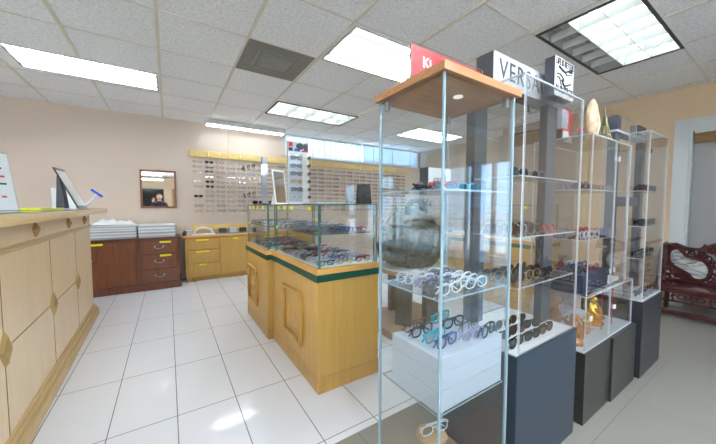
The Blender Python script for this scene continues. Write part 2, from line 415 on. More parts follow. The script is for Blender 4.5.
# ceiling with openings for recessed lights
holes = [(-1.14, 3.68, -.05, 4.19), (1.215, 1.90, 2.425, 2.48), (1.22, 3.77, 2.45, 4.34), (2.48, .64, 3.72, 1.23), (3.66, 3.72, 4.88, 4.32)]
behind = []
_unused = [(-1.2, -1.9, .02, -1.33), (1.2, -1.9, 2.42, -1.33), (-1.2, -4.3, .02, -3.73), (1.2, -4.3, 2.42, -3.73), (-3.6, 1.0, -2.4, 1.57), (-3.6, -1.9, -2.4, -1.33), (-1.2, .1, .02, .64)]
allh = holes+behind
xs = sorted({XL-.12, XJ+.12}|{h[0] for h in allh}|{h[2] for h in allh}); ys = sorted({YF-.12, YB+.12}|{h[1] for h in allh}|{h[3] for h in allh})
cm = MB()
def inhole(x, y): return any(h[0] < x < h[2] and h[1] < y < h[3] for h in allh)
for i in range(len(xs)-1):
    for j in range(len(ys)-1):
        if not inhole((xs[i]+xs[i+1])/2, (ys[j]+ys[j+1])/2):
            cm.add([(xs[i], ys[j], ZC), (xs[i+1], ys[j], ZC), (xs[i+1], ys[j+1], ZC), (xs[i], ys[j+1], ZC)], [(0, 3, 2, 1)])
cm.box((XL-.12, YF-.12, ZC+.16), (XJ+.12, YB+.12, ZC+.2))
struct('ceiling', cm, M['ceiling'], 'suspended ceiling of fissured white tiles', 'ceiling')
gx = [-.03+.61*k for k in range(-7, 9)]
gy = [.04-.6*k for k in range(10, 0, -1)]+[.04, .64, 1.235, 1.87, 2.50, 3.10, 3.69, 4.29, 4.86]
gm = MB()
def segs(a0, a1, test):
    n = int((a1-a0)/.05); run = None; out = []
    for i in range(n+1):
        a = a0+(a1-a0)*i/n
        if test(a):
            if run is None: run = a
            last = a
        elif run is not None: out.append((run, last)); run = None
    if run is not None: out.append((run, last))
    return out
for x in gx:
    for a, b in segs(YF, YB, lambda y: not inhole(x, y) and (x < XR or y > 3)): gm.box((x-.011, a, ZC-.006), (x+.011, b, ZC+.001))
for y in gy:
    for a, b in segs(XL, XR, lambda x: not inhole(x, y)): gm.box((a, y-.007, ZC-.003), (b, y+.007, ZC+.001))
struct('trim_1', gm, M['tbar'], 'cream metal grid between the ceiling tiles', 'ceiling grid')

def troffer(h, label, on=True):
    x0, y0, x1, y1 = h
    t = thing('ceiling_light', label, 'ceiling light', ((x0+x1)/2, (y0+y1)/2, ZC), 0, 'recessed fluorescent ceiling lights')
    m = MB()
    for lo, hi in (((x0, y0, ZC-.008), (x1, y0+.018, ZC+.03)), ((x0, y1-.018, ZC-.008), (x1, y1, ZC+.03)), ((x0, y0+.018, ZC-.008), (x0+.018, y1-.018, ZC+.03)), ((x1-.018, y0+.018, ZC-.008), (x1, y1-.018, ZC+.03))):
        m.box(lo, hi)
    m.build('frame', M['housing'], t)
    MB().box((x0+.018, y0+.018, ZC-.003), (x1-.018, y1-.018, ZC+.006)).build('diffuser', banded('fluorescent_lens_bands', 0, (y1-y0)/2-.018, 1.5), t)
    return t
troffer(holes[0], 'bright white ceiling panel light above the brown cabinet and reception counter')
troffer(holes[1], 'bright white ceiling panel light touching the red sign in the view')
troffer(holes[4], 'bright ceiling panel light seen through the tall glass case')
M['up_glow'] = emissive('fill_light_lens', (.87, .945, 1.0, 1), 40.0)
M['down_glow'] = emissive('fill_light_lower_lens', (.87, .945, 1.0, 1), 1.2)
def fill_light(x, y, lab, L_=1.5):  # added lamps out of view, put in to brighten the ceiling and room
    t = thing('added_fill_light', lab, 'ceiling light', (x, y, 2.2), 0, 'added fill lights behind the camera')
    MB().box((x-L_/2, y-.012, 2.235), (x+L_/2, y+.012, 2.265), bev=.003).build('housing', M['housing'], t)
    MB().box((x-L_/2, y-.07, 2.268), (x+L_/2, y+.07, 2.275)).build('upper_diffuser', M['up_glow'], t)
    MB().box((x-L_/2, y-.05, 2.222), (x+L_/2, y+.05, 2.232)).build('lower_diffuser', M['down_glow'], t)
    for q in (-.4, .4): MB().tube([(x+q*L_, y, 2.27), (x+q*L_, y, ZC)], .003, 6).build('hanging_wire', M['metal'], t)
for x, y, lab in ((-.9, -1.6, 'added fill light first behind the camera'), (1.9, -1.6, 'added fill light between the camera and the storefront'), (1.0, -.4, 'added fill light above and just behind the photographer'), (-.9, -3.9, 'added fill light far behind before the tan wall'), (1.9, -3.9, 'added fill light far behind facing the shelf'), (-2.8, -1.0, 'added fill light over the floor behind reception'), (-2.8, .2, 'added fill light between the side wall and the photographer'), (-2.8, 1.4, 'added fill light beyond the reception counter near its clear notice')):
    fill_light(x, y, lab)

def louvered(h, label, nx, ny, darkside=None):
    x0, y0, x1, y1 = h; Z1 = ZC+.11
    t = thing('ceiling_light', label, 'ceiling light', ((x0+x1)/2, (y0+y1)/2, ZC), 0, 'recessed fluorescent ceiling lights')
    m = MB().box((x0, y0, Z1), (x1, y1, Z1+.01))
    for lo, hi in (((x0, y0, ZC), (x1, y0+.006, Z1)), ((x0, y1-.006, ZC), (x1, y1, Z1)), ((x0, y0, ZC), (x0+.006, y1, Z1)), ((x1-.006, y0, ZC), (x1, y1, Z1))): m.box(lo, hi)
    m.build('housing', M['housing'], t)
    g = MB()
    for lo, hi in (((x0-.006, y0-.006, ZC-.010), (x1+.006, y0+.014, ZC-.001)), ((x0-.006, y1-.014, ZC-.010), (x1+.006, y1+.006, ZC-.001)), ((x0-.006, y0+.014, ZC-.010), (x0+.014, y1-.014, ZC-.001)), ((x1-.014, y0+.014, ZC-.010), (x1+.006, y1-.014, ZC-.001))): g.box(lo, hi)
    g.build('frame', M['gasket'], t)
    l = MB(); xa, xb, ya, yb = x0+.014, x1-.014, y0+.014, y1-.014
    def blade_x(y):   # parabolic blade running along x, up to the housing
        l.prism([(y-.0025, ZC-.002), (y+.0025, ZC-.002), (y+.014, ZC+.06), (y+.014, Z1-.001), (y-.014, Z1-.001), (y-.014, ZC+.06)], 0, xa, xb)
    def blade_y(x):
        l.prism([(x-.0025, ZC-.002), (x+.0025, ZC-.002), (x+.016, ZC+.05), (x-.016, ZC+.05)], 1, ya, yb)
    for j in range(1, ny): blade_x(ya+(yb-ya)*j/ny)
    for i in range(1, nx): blade_y(xa+(xb-xa)*i/nx)
    l.build('louver', M['louver'], t)
    for j in range(ny):
        yc = ya+(yb-ya)*(j+.5)/ny
        MB().tube([(xa+.02, yc, ZC+.080), (xb-.02, yc, ZC+.080)], .019, 10).build('lamp_tube', M['glass_off'] if (darkside == j) else M['tube_bright'], t, smooth=True)
    return t
M['glass_off'] = plain('unlit_fluorescent_tube', rgb(206, 208, 206), .4)
louvered(holes[3], 'large louvered ceiling light with one unlit dark band above the acrylic towers', 6, 3, darkside=2)
louvered(holes[2], 'small looking louvered ceiling light over the glass counter', 4, 2)

# strip light by the back wall, air diffuser
t = thing('strip_light', 'slim surface fluorescent strip above the eyeglass wall', 'ceiling light', (1.14, 5.1, ZC))
MB().box((.52, 5.07, 2.44), (1.76, 5.19, 2.518), bev=.006).build('housing', M['housing'], t)
MB().box((.54, 5.085, 2.425), (1.74, 5.175, 2.44)).build('diffuser', M['tube_on'], t)
for x in (.7, 1.58): MB().box((x, 5.1, 2.5175), (x+.04, 5.16, 2.5215)).build('mounting_plate', M['housing'], t)
t = thing('air_vent', 'grey square air diffuser set among the ceiling tiles', 'vent', (.875, 2.8, ZC))
m = MB().box((.585, 2.505, ZC-.006), (1.165, 3.095, ZC-.001))
m.build('backing_plate', M['diff'], t)
m = MB()
for k, s in enumerate((.14, .11)):
    m.box((.875-s, 2.8-s*.95, ZC-.012-.006*k), (.875+s, 2.8+s*.95, ZC-.006-.006*k), bev=.003)
for a in range(4):
    c = Matrix.Translation((.875, 2.8, 0)) @ Matrix.Rotation(a*PI/2, 4, 'Z')
    m.box((-.15, -.185, ZC-.010), (.15, -.165, ZC-.005), mat=c)
m.build('centre_plate', plain('grey_air_diffuser_plate', rgb(140, 139, 134), .5), t)

# windows of the back wall
def window(name, x0, x1, mull, lab):
    m = MB()
    m.box((x0, YB+.02, WZ0), (x1, YB+.10, WZ0+.03)).box((x0, YB+.02, WZ1-.03), (x1, YB+.10, WZ1))
    for x in [x0]+[x0+(x1-x0)*i/mull for i in range(1, mull)]+[x1-.03]: m.box((x, YB+.03, WZ0+.03), (x+.03, YB+.10, WZ1-.03))
    w = struct(name, m, M['white'], lab, 'window')
    MB().pane((x0+.01, YB+.06, WZ0+.01), (x1-.01, YB+.066, WZ1-.01)).build('window_pane', [M['winglass'], M['edgec']], w, local=True)
    MB().box((x0-.02, YB-.03, WZ0-.025), (x1+.02, YB+.02, WZ0), bev=.004).build('window_sill', M['white'], w, local=True)
    return w
window('window_1', WX0, WXM, 2, 'bright high window behind white vertical blinds')
window('window_2', WXM+.02, WX1, 2, 'bright high window behind white slatted venetian blinds')
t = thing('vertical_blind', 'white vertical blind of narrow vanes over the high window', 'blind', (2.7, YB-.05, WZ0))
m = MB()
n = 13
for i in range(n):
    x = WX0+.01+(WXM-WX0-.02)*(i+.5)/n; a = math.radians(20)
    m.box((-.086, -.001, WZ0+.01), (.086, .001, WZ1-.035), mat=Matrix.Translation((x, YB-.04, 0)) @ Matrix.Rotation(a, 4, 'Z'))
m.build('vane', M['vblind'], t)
B((WX0, YB-.06, WZ1-.035), (WXM, YB-.015, WZ1-.004)).build('head_rail', M['white'], t)
t = thing('venetian_blind', 'white horizontal slat blind over the far high window', 'blind', (4.4, YB-.05, WZ0))
m = MB(); n = 10
for i in range(n):
    z = WZ0+.02+(WZ1-.06-WZ0)*i/(n-1)
    m.box((WXM+.05, -.022, -.0008), (WX1-.02, .022, .0008), mat=Matrix.Translation((0, YB-.04, z)) @ Matrix.Rotation(math.radians(-38), 4, 'X'))
m.build('slat', M['hblind'], t)
for x in (3.9, 4.45, 5.0): MB().box((x-.012, YB-.066, WZ0+.01), (x+.012, YB-.064, WZ1-.03)).build('ladder_tape', M['hblind'], t)
B((WXM+.05, YB-.07, WZ1-.035), (WX1-.02, YB-.012, WZ1-.004)).build('head_rail', M['white'], t)

# doorway in the tan wall
m = MB()
c = .125
m.box((XR-.025, DY1, 0), (XR, DY1+c, DZ+c), bev=.004).box((XR-.025, DY0-c, 0), (XR, DY0, DZ+c), bev=.004).box((XR-.025, DY0, DZ), (XR, DY1, DZ+c), bev=.004)
m.box((XR-.01, DY1-.02, 0), (XR+.13, DY1, DZ)).box((XR-.01, DY0, 0), (XR+.13, DY0+.02, DZ)).box((XR-.01, DY0+.02, DZ-.02), (XR+.13, DY1-.02, DZ))
d = struct('door_1', m, M['trimw'], 'white cased doorway with a grey door behind the carved bench', 'door')
MB().box((XR+.07, DY0+.02, 0), (XR+.115, DY1-.02, DZ-.02), bev=.003).build('door_panel', M['doorgrey'], d, local=True)
t = thing('bamboo_blind', 'rolled brown bamboo blind hung at the top of the doorway', 'blind', (XR+.04, .28, 1.9))
m = MB()
for k in range(4): m.tube([(XR+.035, DY0+.03, 1.985-.028*k), (XR+.035, DY1-.03, 1.985-.028*k)], .017, 8)
m.build('bamboo_roll', M['bamboo'], t, smooth=True)
B((XR+.01, DY0+.03, 1.995), (XR+.055, DY1-.03, 2.014)).build('head_rail', M['trimw'], t)

# second blind and post at the far right
t = thing('bamboo_blind', 'brown bamboo valance blind high on the wall behind the slate blue tower', 'blind', (XR-.03, 2.5, 2.2))
m = MB()
for k in range(6): m.tube([(XR-.03, 2.1, 2.34-.03*k), (XR-.03, 2.85, 2.34-.03*k)], .016, 8)
m.build('bamboo_roll', M['bamboo'], t, smooth=True)
MB().box((XR-.05, 2.1, 2.365), (XR-.01, 2.85, 2.395)).build('head_rail', M['brownd'], t)
struct('trim_2', B((XR-.03, 1.70, 0), (XR, 1.80, ZC-.01), .004), plain('tan_wood_casing', rgb(214, 190, 152), .5), 'upright tan casing board where the wall colour is darkened as shade', 'trim')

# storefront
m = MB()
for y in (SF0, -4.1, -2.52, -1.92, SF1-.06): m.box((XR+.02, y, 0), (XR+.10, y+.06, SFZ))
m.box((XR+.02, SF0, 0), (XR+.10, SF1, .10)).box((XR+.02, SF0, SFZ-.06), (XR+.10, SF1, SFZ)).box((XR+.03, SF0, .95), (XR+.09, -4.1, 1.0))
w = struct('window_3', m, M['alu'], 'storefront glazing in aluminium frames, mirrored in the tall case', 'window')
for a, b in ((SF0+.06, -4.1), (-4.04, -2.52), (-2.46, -1.92), (-1.86, SF1-.06)):
    MB().pane((XR+.055, a, .10), (XR+.063, b, SFZ-.06)).build('window_pane', [M['winglass'], M['edgec']], w, local=True)
m = MB()
for k in range(44): m.box((-.018, -.6, -.0006), (.018, 0, .0006), mat=Matrix.Translation((XR-.03, -2.5, .15+.041*k)) @ Matrix.Rotation(math.radians(35), 4, 'Y'))
t = thing('venetian_blind', 'white slatted blind on the storefront glass, mirrored in the tall case', 'blind', (XR-.03, -2.8, .1))
m.build('slat', M['hblind'], t); B((XR-.05, -3.1, 1.94), (XR-.01, -2.5, 1.98)).build('head_rail', M['white'], t)
struct('trim_3', B((XR-.06, -2.30, 0), (XR+.01, -2.12, SFZ), .004), plain('blue_grey_column', rgb(96, 124, 160), .4), 'blue-grey upright panel on the storefront', 'trim')
struct('ground', B((XR+.12, -30, -.12), (60, 30, -.06)), M['asphalt'], 'pale pavement outside the storefront', 'ground')
for side, lo, hi in (('back', (XL, YB-.012, 0), (XJ, YB, .1)), ('left', (XL, YF, 0), (XL+.012, YB-.012, .1)), ('right', (XR-.012, .9, 0), (XR, 1.69, .1)), ('front', (XL+.012, YF, 0), (XR, YF+.012, .1))):
    struct('baseboard_'+side, B(lo, hi), M['wall'], 'low %s baseboard strip along the wall foot' % side, 'baseboard')

# ------------------------------------------------------------------ reception counter (local frame: x along face depth, slightly turned)
rot = math.radians(1.75)
rc = thing('reception_counter', 'pale maple reception counter with diamond ornaments and rounded ledge', 'counter', (-.537, 0, 0), rot)
Y0, Y1 = .9, 4.15
FX = -.040       # face plane in local x
MB().box((-.50, Y0, .0), (FX, Y1, 1.09), bev=.003).build('body', M['maple'], rc, local=True)
m = MB()
m.box((-.50, Y0, 0), (0, Y1+.02, .075), bev=.008).box((-.50, Y0, .075), (-.016, Y1+.012, .103), bev=.009).box((-.50, Y0, .103), (-.030, Y1+.006, .124), bev=.008)
m.build('plinth', M['maple_dark'], rc, local=True)
MB().box((-.55, Y0, 1.094), (.095, Y1+.12, 1.142), bev=.016).build('ledge', M['maple_top'], rc, local=True, smooth=True)
MB().box((-.54, Y0, 1.142), (.085, Y1+.11, 1.146), bev=.001).build('glass_top', plain('green_tint_top_glass', rgb(96, 132, 130), .08), rc, local=True)
m = MB().box((FX-.01, Y0, .952), (FX+.016, Y1+.004, .972), bev=.006).box((FX-.01, Y0, .972), (FX+.008, Y1+.002, .982), bev=.003)
m.build('moulding', M['maple_dark'], rc, local=True)
m = MB()
for y in (1.2, 1.94, 2.70, 3.43): m.box((FX-.005, y-.003, .12), (FX+.0012, y+.003, .952))
m.box((FX-.005, Y0, .522), (FX+.0012, 3.43, .528))
m.build('panel_seam', plain('seam_brown', rgb(128, 100, 62), .6), rc, local=True)
def diamond(mb, y, z, hy, hz, x, th):
    vs = [(x, y-hy, z), (x, y, z-hz), (x, y+hy, z), (x, y, z+hz), (x+th*.5, y-hy*.75, z), (x+th*.5, y, z-hz*.75), (x+th*.5, y+hy*.75, z), (x+th*.5, y, z+hz*.75), (x+th, y, z)]
    mb.add(vs, [(0, 3, 2, 1)]+[(i, (i+1) % 4, 4+(i+1) % 4, 4+i) for i in range(4)]+[(4+i, 4+(i+1) % 4, 8) for i in range(4)])
for y in (1.2, 1.94, 2.70, 3.43):
    m = MB(); diamond(m, y, .525, .062, .085, FX, .026); m.build('diamond_ornament', M['brass'], rc, local=True)
for y in (1.65, 2.43, 3.21, 3.84):
    m = MB(); diamond(m, y, 1.035, .042, .046, FX, .026); m.build('diamond_ornament', M['brass'], rc, local=True)

# things on the reception counter
def on_rc(x, y, z=1.146): return tuple(Matrix.Translation((-.537, 0, 0)) @ Matrix.Rotation(rot, 4, 'Z') @ Vector((x, y, z)))
t = thing('notice_stand', 'clear slanted notice with red and grey print at the counter edge', 'notice', (-.80, 2.20, 1.147), math.radians(40))
lean = Matrix.Rotation(math.radians(-14), 4, 'X')
def leaned(m): m.v = [tuple(lean @ Vector(v)) for v in m.v]; return m
leaned(MB().pane((-.17, -.004, 0), (.17, 0, .315))).build('acrylic_sheet', [M['acryl'], M['edgea']], t, local=True)
leaned(MB().box((-.165, .001, .004), (.165, .004, .31))).build('paper_sheet', M['paper'], t, local=True)
m = MB()
for k, z in enumerate((.265, .225, .18, .14, .105, .07)):
    x = -.15; xe = (.12, .135, .14, .15, .13, .145)[k]
    while x < xe-.01:
        l_ = min(random.uniform(.012, .03), xe-x); m.box((x, -.0005, z), (x+l_, .0008, z+.010), mi=(0 if k in (0, 2, 5) else 1)); x += l_+.008
leaned(m).build('printed_text', [M['redt'], M['char']], t, local=True)
MB().pane((-.17, .004, 0), (.17, .11, .004)).build('foot', [M['acryl'], M['edgea']], t, local=True)
t = thing('tablet_frame', 'black bordered tablet leaning back on a dark easel stand', 'tablet', (-.655, 3.62, 1.147), math.radians(86))
lean = Matrix.Rotation(math.radians(-23), 4, 'X')
m = MB().box((-.12, -.005, .004), (.12, .005, .385), bev=.003); m.v = [tuple(lean @ Vector((v[0], v[1], v[2]))) for v in m.v]
m.build('bezel', M['black'], t, local=True)
m = MB().box((-.10, -.0065, .03), (.10, -.0045, .36)); m.v = [tuple(lean @ Vector(v)) for v in m.v]
m.build('screen', plain('pale_grey_screen', rgb(206, 208, 206), .12), t, local=True)
m = MB().prism([(.105, 0), (.165, 0), (.150, .29), (.135, .285)], 0, -.05, .05)
m.build('easel_leg', M['char'], t, local=True)
o = MB().box((-.10, 0, 0), (.02, .55, .012), bev=.001).build('yellow_paper_strip', M['ytape'], None, local=True)
o.location = (-.62, 2.35, 1.147); o.rotation_euler = (0, 0, math.radians(3)); tag(o, 'yellow paper strip lying on the reception counter below the notice', 'paper')
o = MB().box((-.10, 0, 0), (.06, .30, .006), bev=.002).build('paper_pad', M['paperg'], None, local=True)
o.location = (-.70, 2.98, 1.147); o.rotation_euler = (0, 0, math.radians(3)); tag(o, 'pale grey paper pad on the counter beside the yellow strip', 'paper')
t = thing('squeegee', 'small clear handled squeegee with a blue blade beside the tablet', 'squeegee', (-.70, 4.05, 1.147), 0)
MB().tube([(-.03, -.1, .012), (.02, .02, .07), (.06, .09, .15)], [.012, .010, .008], 8).build('handle', M['fr_clear'], t, local=True, smooth=True)
MB().box((-.06, -.006, -.012), (.06, .006, .012), bev=.004, mat=Matrix.Translation((.065, .10, .162)) @ Matrix.Rotation(math.radians(40), 4, 'Y')).build('blade', M['blue'], t, local=True)
t = thing('paper_holder', 'white folded card standing behind the tablet', 'card', (-.86, 3.98, 1.147), math.radians(20))
MB().prism([(-.04, 0), (.05, 0), (.0, .2), (-.004, .2)], 0, -.08, .08).build('card', M['paper'], t, local=True)

# ------------------------------------------------------------------ brown cabinet
bc = thing('sideboard', 'dark cherry sideboard with doors, three drawers and yellow tape labels', 'cabinet', (-.6, 5.1, 0))
X0, X1, YF_, ZT = -1.55, .13, 4.93, .73
MB().box((X0+.015, YF_+.01, .10), (X1-.015, 5.41, ZT-.03), bev=.003).build('carcass', M['brown'], bc)
MB().box((X0, YF_-.012, ZT-.03), (X1+.012, 5.415, ZT), bev=.008).build('top', M['brownd'], bc)
MB().box((X0, YF_-.006, 0), (X1+.006, 5.41, .085), bev=.004).box((X0, YF_, .085), (X1, 5.41, .10), bev=.006).build('plinth', M['brownd'], bc)
def drawer(x0, x1, z0, z1, y, par, mm, mm2, pull, tape=None):
    d = MB().box((x0, y-.012, z0), (x1, y+.012, z1), bev=.005).build('drawer', mm, par)
    if mm2:
        f = MB(); w = .022
        for lo, hi in (((x0+.04, z0+.03), (x1-.04, z0+.03+.008)), ((x0+.04, z1-.038), (x1-.04, z1-.03)), ((x0+.04, z0+.038), (x0+.048, z1-.038)), ((x1-.048, z0+.038), (x1-.04, z1-.038))):
            f.box((lo[0], y-.018, lo[1]), (hi[0], y-.010, hi[1]))
        f.build('drawer_moulding', mm2, d)
    xc = (x0+x1)/2; zc = (z0+z1)/2
    p = MB()
    if pull == 'bail':
        p.tube([(xc-.05, y-.02, zc+.008), (xc-.045, y-.03, zc-.012), (xc, y-.032, zc-.022), (xc+.045, y-.03, zc-.012), (xc+.05, y-.02, zc+.008)], .004, 6)
        for s in (-1, 1): p.ball((xc+s*.05, y-.018, zc+.008), (.012, .006, .016), n=8, m=5)
    else:
        p.tube([(xc-.035, y-.014, zc), (xc-.028, y-.03, zc), (xc+.028, y-.03, zc), (xc+.035, y-.014, zc)], .0055, 6)
    p.build('handle', M['metal'], d, smooth=True)
    if tape: MB().box((tape[0], y-.0165, z1-.035), (tape[1], y-.0125, z1-.008)).build('tape_label', M['ytape'], d)
    return d
for z0, z1, tp in ((.515, .69, (-.115, .02)), (.305, .50, (-.115, .02)), (.115, .29, None)):
    drawer(-.33, .085, z0, z1, YF_, bc, M['brown'], None, 'bail', tp)
def cdoor(x0, x1, z0, z1, y, par, mm, knobx, tape):
    d = MB().box((x0, y-.010, z0), (x1, y+.012, z1), bev=.004).build('door', mm, par)
    if knobx: MB().ball((knobx, y-.024, z0+(z1-z0)*.62), (.012, .016, .012), n=10, m=6).build('knob', M['metal'], d, smooth=True)
    if tape: MB().box((tape[0], y-.0145, z1-.03), (tape[1], y-.0105, z1-.004)).build('tape_label', M['ytape'], d)
cdoor(-.865, -.39, .115, .69, YF_, bc, M['brown'], -.835, (-.86, -.72)); cdoor(-1.10, -.885, .115, .69, YF_, bc, M['brown'], -.91, (-1.0, -.90)); cdoor(-1.52, -1.12, .115, .69, YF_, bc, M['brown'], None, None)

# stacked flat trays on the sideboard
zt = ZT+.001
labs = ['lowest', 'second lowest', 'middle', 'second highest', 'topmost']
for k in range(5):
    h = (.045, .04, .034, .032, .028)[k]
    dx = random.uniform(-.012, .012)
    o = MB().box((-.93+dx, 5.0+dx, zt), (-.38+dx, 5.36, zt+h-.004), bev=.003).box((-.935+dx, 4.995+dx, zt+h*.55), (-.375+dx, 5.362, zt+h-.002), mi=1).build('flat_box', [M['paperg'] if k % 2 else M['papergb'], M['paper']], None)
    tag(o, '%s of the pale flat boxes stacked under the crumpled bag' % labs[k], 'box', 'flat boxes on the sideboard'); zt += h
m = MB(); N = 14
for i in range(N+1):
    for j in range(7):
        u, v = i/N, j/6
        m.v.append((-.86+.46*u, 5.05+.26*v, zt+.002+(.008+.085*math.sin(PI*u)**.5*math.sin(PI*v)*random.uniform(.4, 1.2))))
for i in range(N):
    for j in range(6):
        a = i*7+j; m.f.append((a, a+7, a+8, a+1)); m.m.append(0)
b0 = len(m.v); m.v += [(-.86, 5.05, zt+.001), (-.40, 5.05, zt+.001), (-.40, 5.31, zt+.001), (-.86, 5.31, zt+.001)]; m.f.append((b0+3, b0+2, b0+1, b0)); m.m.append(0)
tag(m.build('plastic_bag', M['paper'], None, smooth=True), 'crumpled white plastic bag lying on the taller stack of flat boxes', 'bag')
zt = ZT+.001
for k in range(4):
    h = (.048, .046, .045, .04)[k]; dx = random.uniform(-.01, .01)
    o = MB().box((-.36+dx, 5.0+dx, zt), (.07+dx, 5.36, zt+h-.004), bev=.003).box((-.364+dx, 4.996+dx, zt+h*.6), (.074+dx, 5.362, zt+h-.002), mi=1).build('flat_box', [M['papergb'] if k % 2 else M['paperg'], M['paper']], None)
    tag(o, '%s of the four pale flat boxes nearer the yellow cabinet' % ['lowest', 'second lowest', 'second highest', 'topmost'][k], 'box', 'flat boxes on the sideboard'); zt += h

# ------------------------------------------------------------------ yellow cabinet
yc = thing('drawer_cabinet', 'honey oak cabinet with three small drawers and a panelled door', 'cabinet', (.8, 5.25, 0))
X0, X1, Y_, ZT2 = .20, 2.3, 5.12, .72
MB().box((X0, Y_+.012, .07), (X1, 5.41, ZT2-.035), bev=.002).build('carcass', M['yellow'], yc)
MB().box((X0-.03, Y_-.03, ZT2-.035), (X1, 5.415, ZT2), bev=.01).build('top', M['yellowx'], yc, smooth=True)
MB().box((X0+.01, Y_+.05, 0), (X1, 5.40, .07)).build('plinth', M['yellow2'], yc)
for x in (X0+.12,): MB().lathe([(.03, 0), (.045, .015), (.04, .04), (.028, .07)], 14, (x, Y_+.04, 0)).build('foot', M['yellow2'], yc, smooth=True)
for k, (z0, z1, tp) in enumerate(((.50, .665, (.34, .52)), (.295, .485, (.34, .52)), (.09, .28, (.38, .48)))):
    drawer(.235, .66, z0, z1, Y_, yc, M['yellow'], M['yellow2'], 'bar', tp)
for x0, x1 in ((.69, 1.16), (1.18, 1.66), (1.68, 2.2)):
    d = MB().box((x0, Y_-.012, .09), (x1, Y_+.012, .665), bev=.004).build('door', M['yellow'], yc)
    f = MB()
    for lo, hi in (((x0+.06, .15), (x1-.06, .162)), ((x0+.06, .593), (x1-.06, .605)), ((x0+.06, .162), (x0+.072, .593)), ((x1-.072, .162), (x1-.06, .593))): f.box((lo[0], Y_-.018, lo[1]), (hi[0], Y_-.010, hi[1]))
    i_ = x0+.10
    while i_ < x1-.1: f.box((i_, Y_-.0145, .165), (i_+.004, Y_-.011, .59)); i_ += .045
    f.build('door_moulding', M['yellow2'], d)
    MB().box(((x0+x1)/2-.05, Y_-.0165, .637), ((x0+x1)/2+.03, Y_-.0125, .657)).build('tape_label', M['ytape'], d)
# things on it
t = thing('magnifier_lamp', 'white half-ring lamp standing on the honey oak cabinet', 'lamp', (.46, 5.22, ZT2+.001))
MB().tube([(-.13*math.cos(a), 0, .01+.10*math.sin(a)) for a in [PI*i/16 for i in range(17)]], .016, 8).build('ring_arm', M['white'], t, local=True, smooth=True)
MB().box((-.16, -.06, 0), (.16, .06, .012), bev=.004).build('base', M['white'], t, local=True)
o = B((.225, 5.2, ZT2+.001), (.292, 5.30, ZT2+.075), .004).build('small_card_box', M['paperg']); tag(o, 'small pale card box at the cabinet end by the half-ring lamp', 'box')
o = MB().lathe([(.025, 0), (.028, .05), (.016, .06), (.016, .075)], 14, (.20, 5.15, ZT2+.001)).build('ink_bottle', M['char'], smooth=True); tag(o, 'tiny dark bottle on the corner of the honey oak cabinet', 'bottle')
o = MB().box((.64, 5.14, ZT2+.001), (1.5, 5.36, ZT2+.012), bev=.003).build('glass_tray', plain('grey_counter_tray', rgb(156, 166, 170), .15)); tag(o, 'long flat grey tray on the honey oak cabinet', 'tray')
for k, x in enumerate((.70, .86, 1.02, 1.18)):
    o = B((x, 5.30, ZT2+.0125), (x+.11, 5.35, ZT2+.085), .006).build('lens_case', M[['char', 'paperg', 'fr_brown', 'char'][k]]); tag(o, '%s small lens case on the long grey tray, counted from the half-ring lamp' % ORD[k], 'case', 'lens cases on the tray')

# rails on the back wall
o = B((.315, YB-.03, 1.965), (4.98, YB-.002, 2.07), .004).build('wooden_rail', M['pine']); tag(o, 'long pale yellow wooden rail above the eyeglass wall', 'rail')
o = B((.315, YB-.03, .775), (2.6, YB-.002, .865), .004).build('wooden_rail', M['pine']); tag(o, 'low pale yellow wooden rail behind the honey oak cabinet', 'rail')
MIR = thing('wall_mirror', 'square mirror in a thin brown wooden frame on the beige wall', 'mirror', (-.112, YB-.02, 1.14))
m = MB(); x0, x1, z0, z1, w = -.342, .117, 1.14, 1.715, .026
for lo, hi in (((x0, z0), (x1, z0+w)), ((x0, z1-w), (x1, z1)), ((x0, z0+w), (x0+w, z1-w)), ((x1-w, z0+w), (x1, z1-w))): m.box((lo[0], YB-.03, lo[1]), (hi[0], YB-.004, hi[1]), bev=.004)
m.build('frame', M['mframe'], MIR)
B((x0+.015, YB-.018, z0+.015), (x1-.015, YB-.010, z1-.015)).build('mirror_glass', M['mirror'], MIR)
MB().tube([(-.112, YB-.008, 1.715), (-.112, YB-.01, 1.735)], .006, 6).build('hanging_hook', M['char'], MIR)
m = MB().tube([(.905, YB-.012, 2.07), (.905, YB-.012, 2.5)], .012, 8)
tag(m.build('wall_conduit', M['wall'], smooth=True), 'thin painted conduit rising from the wooden rail to the ceiling', 'conduit')

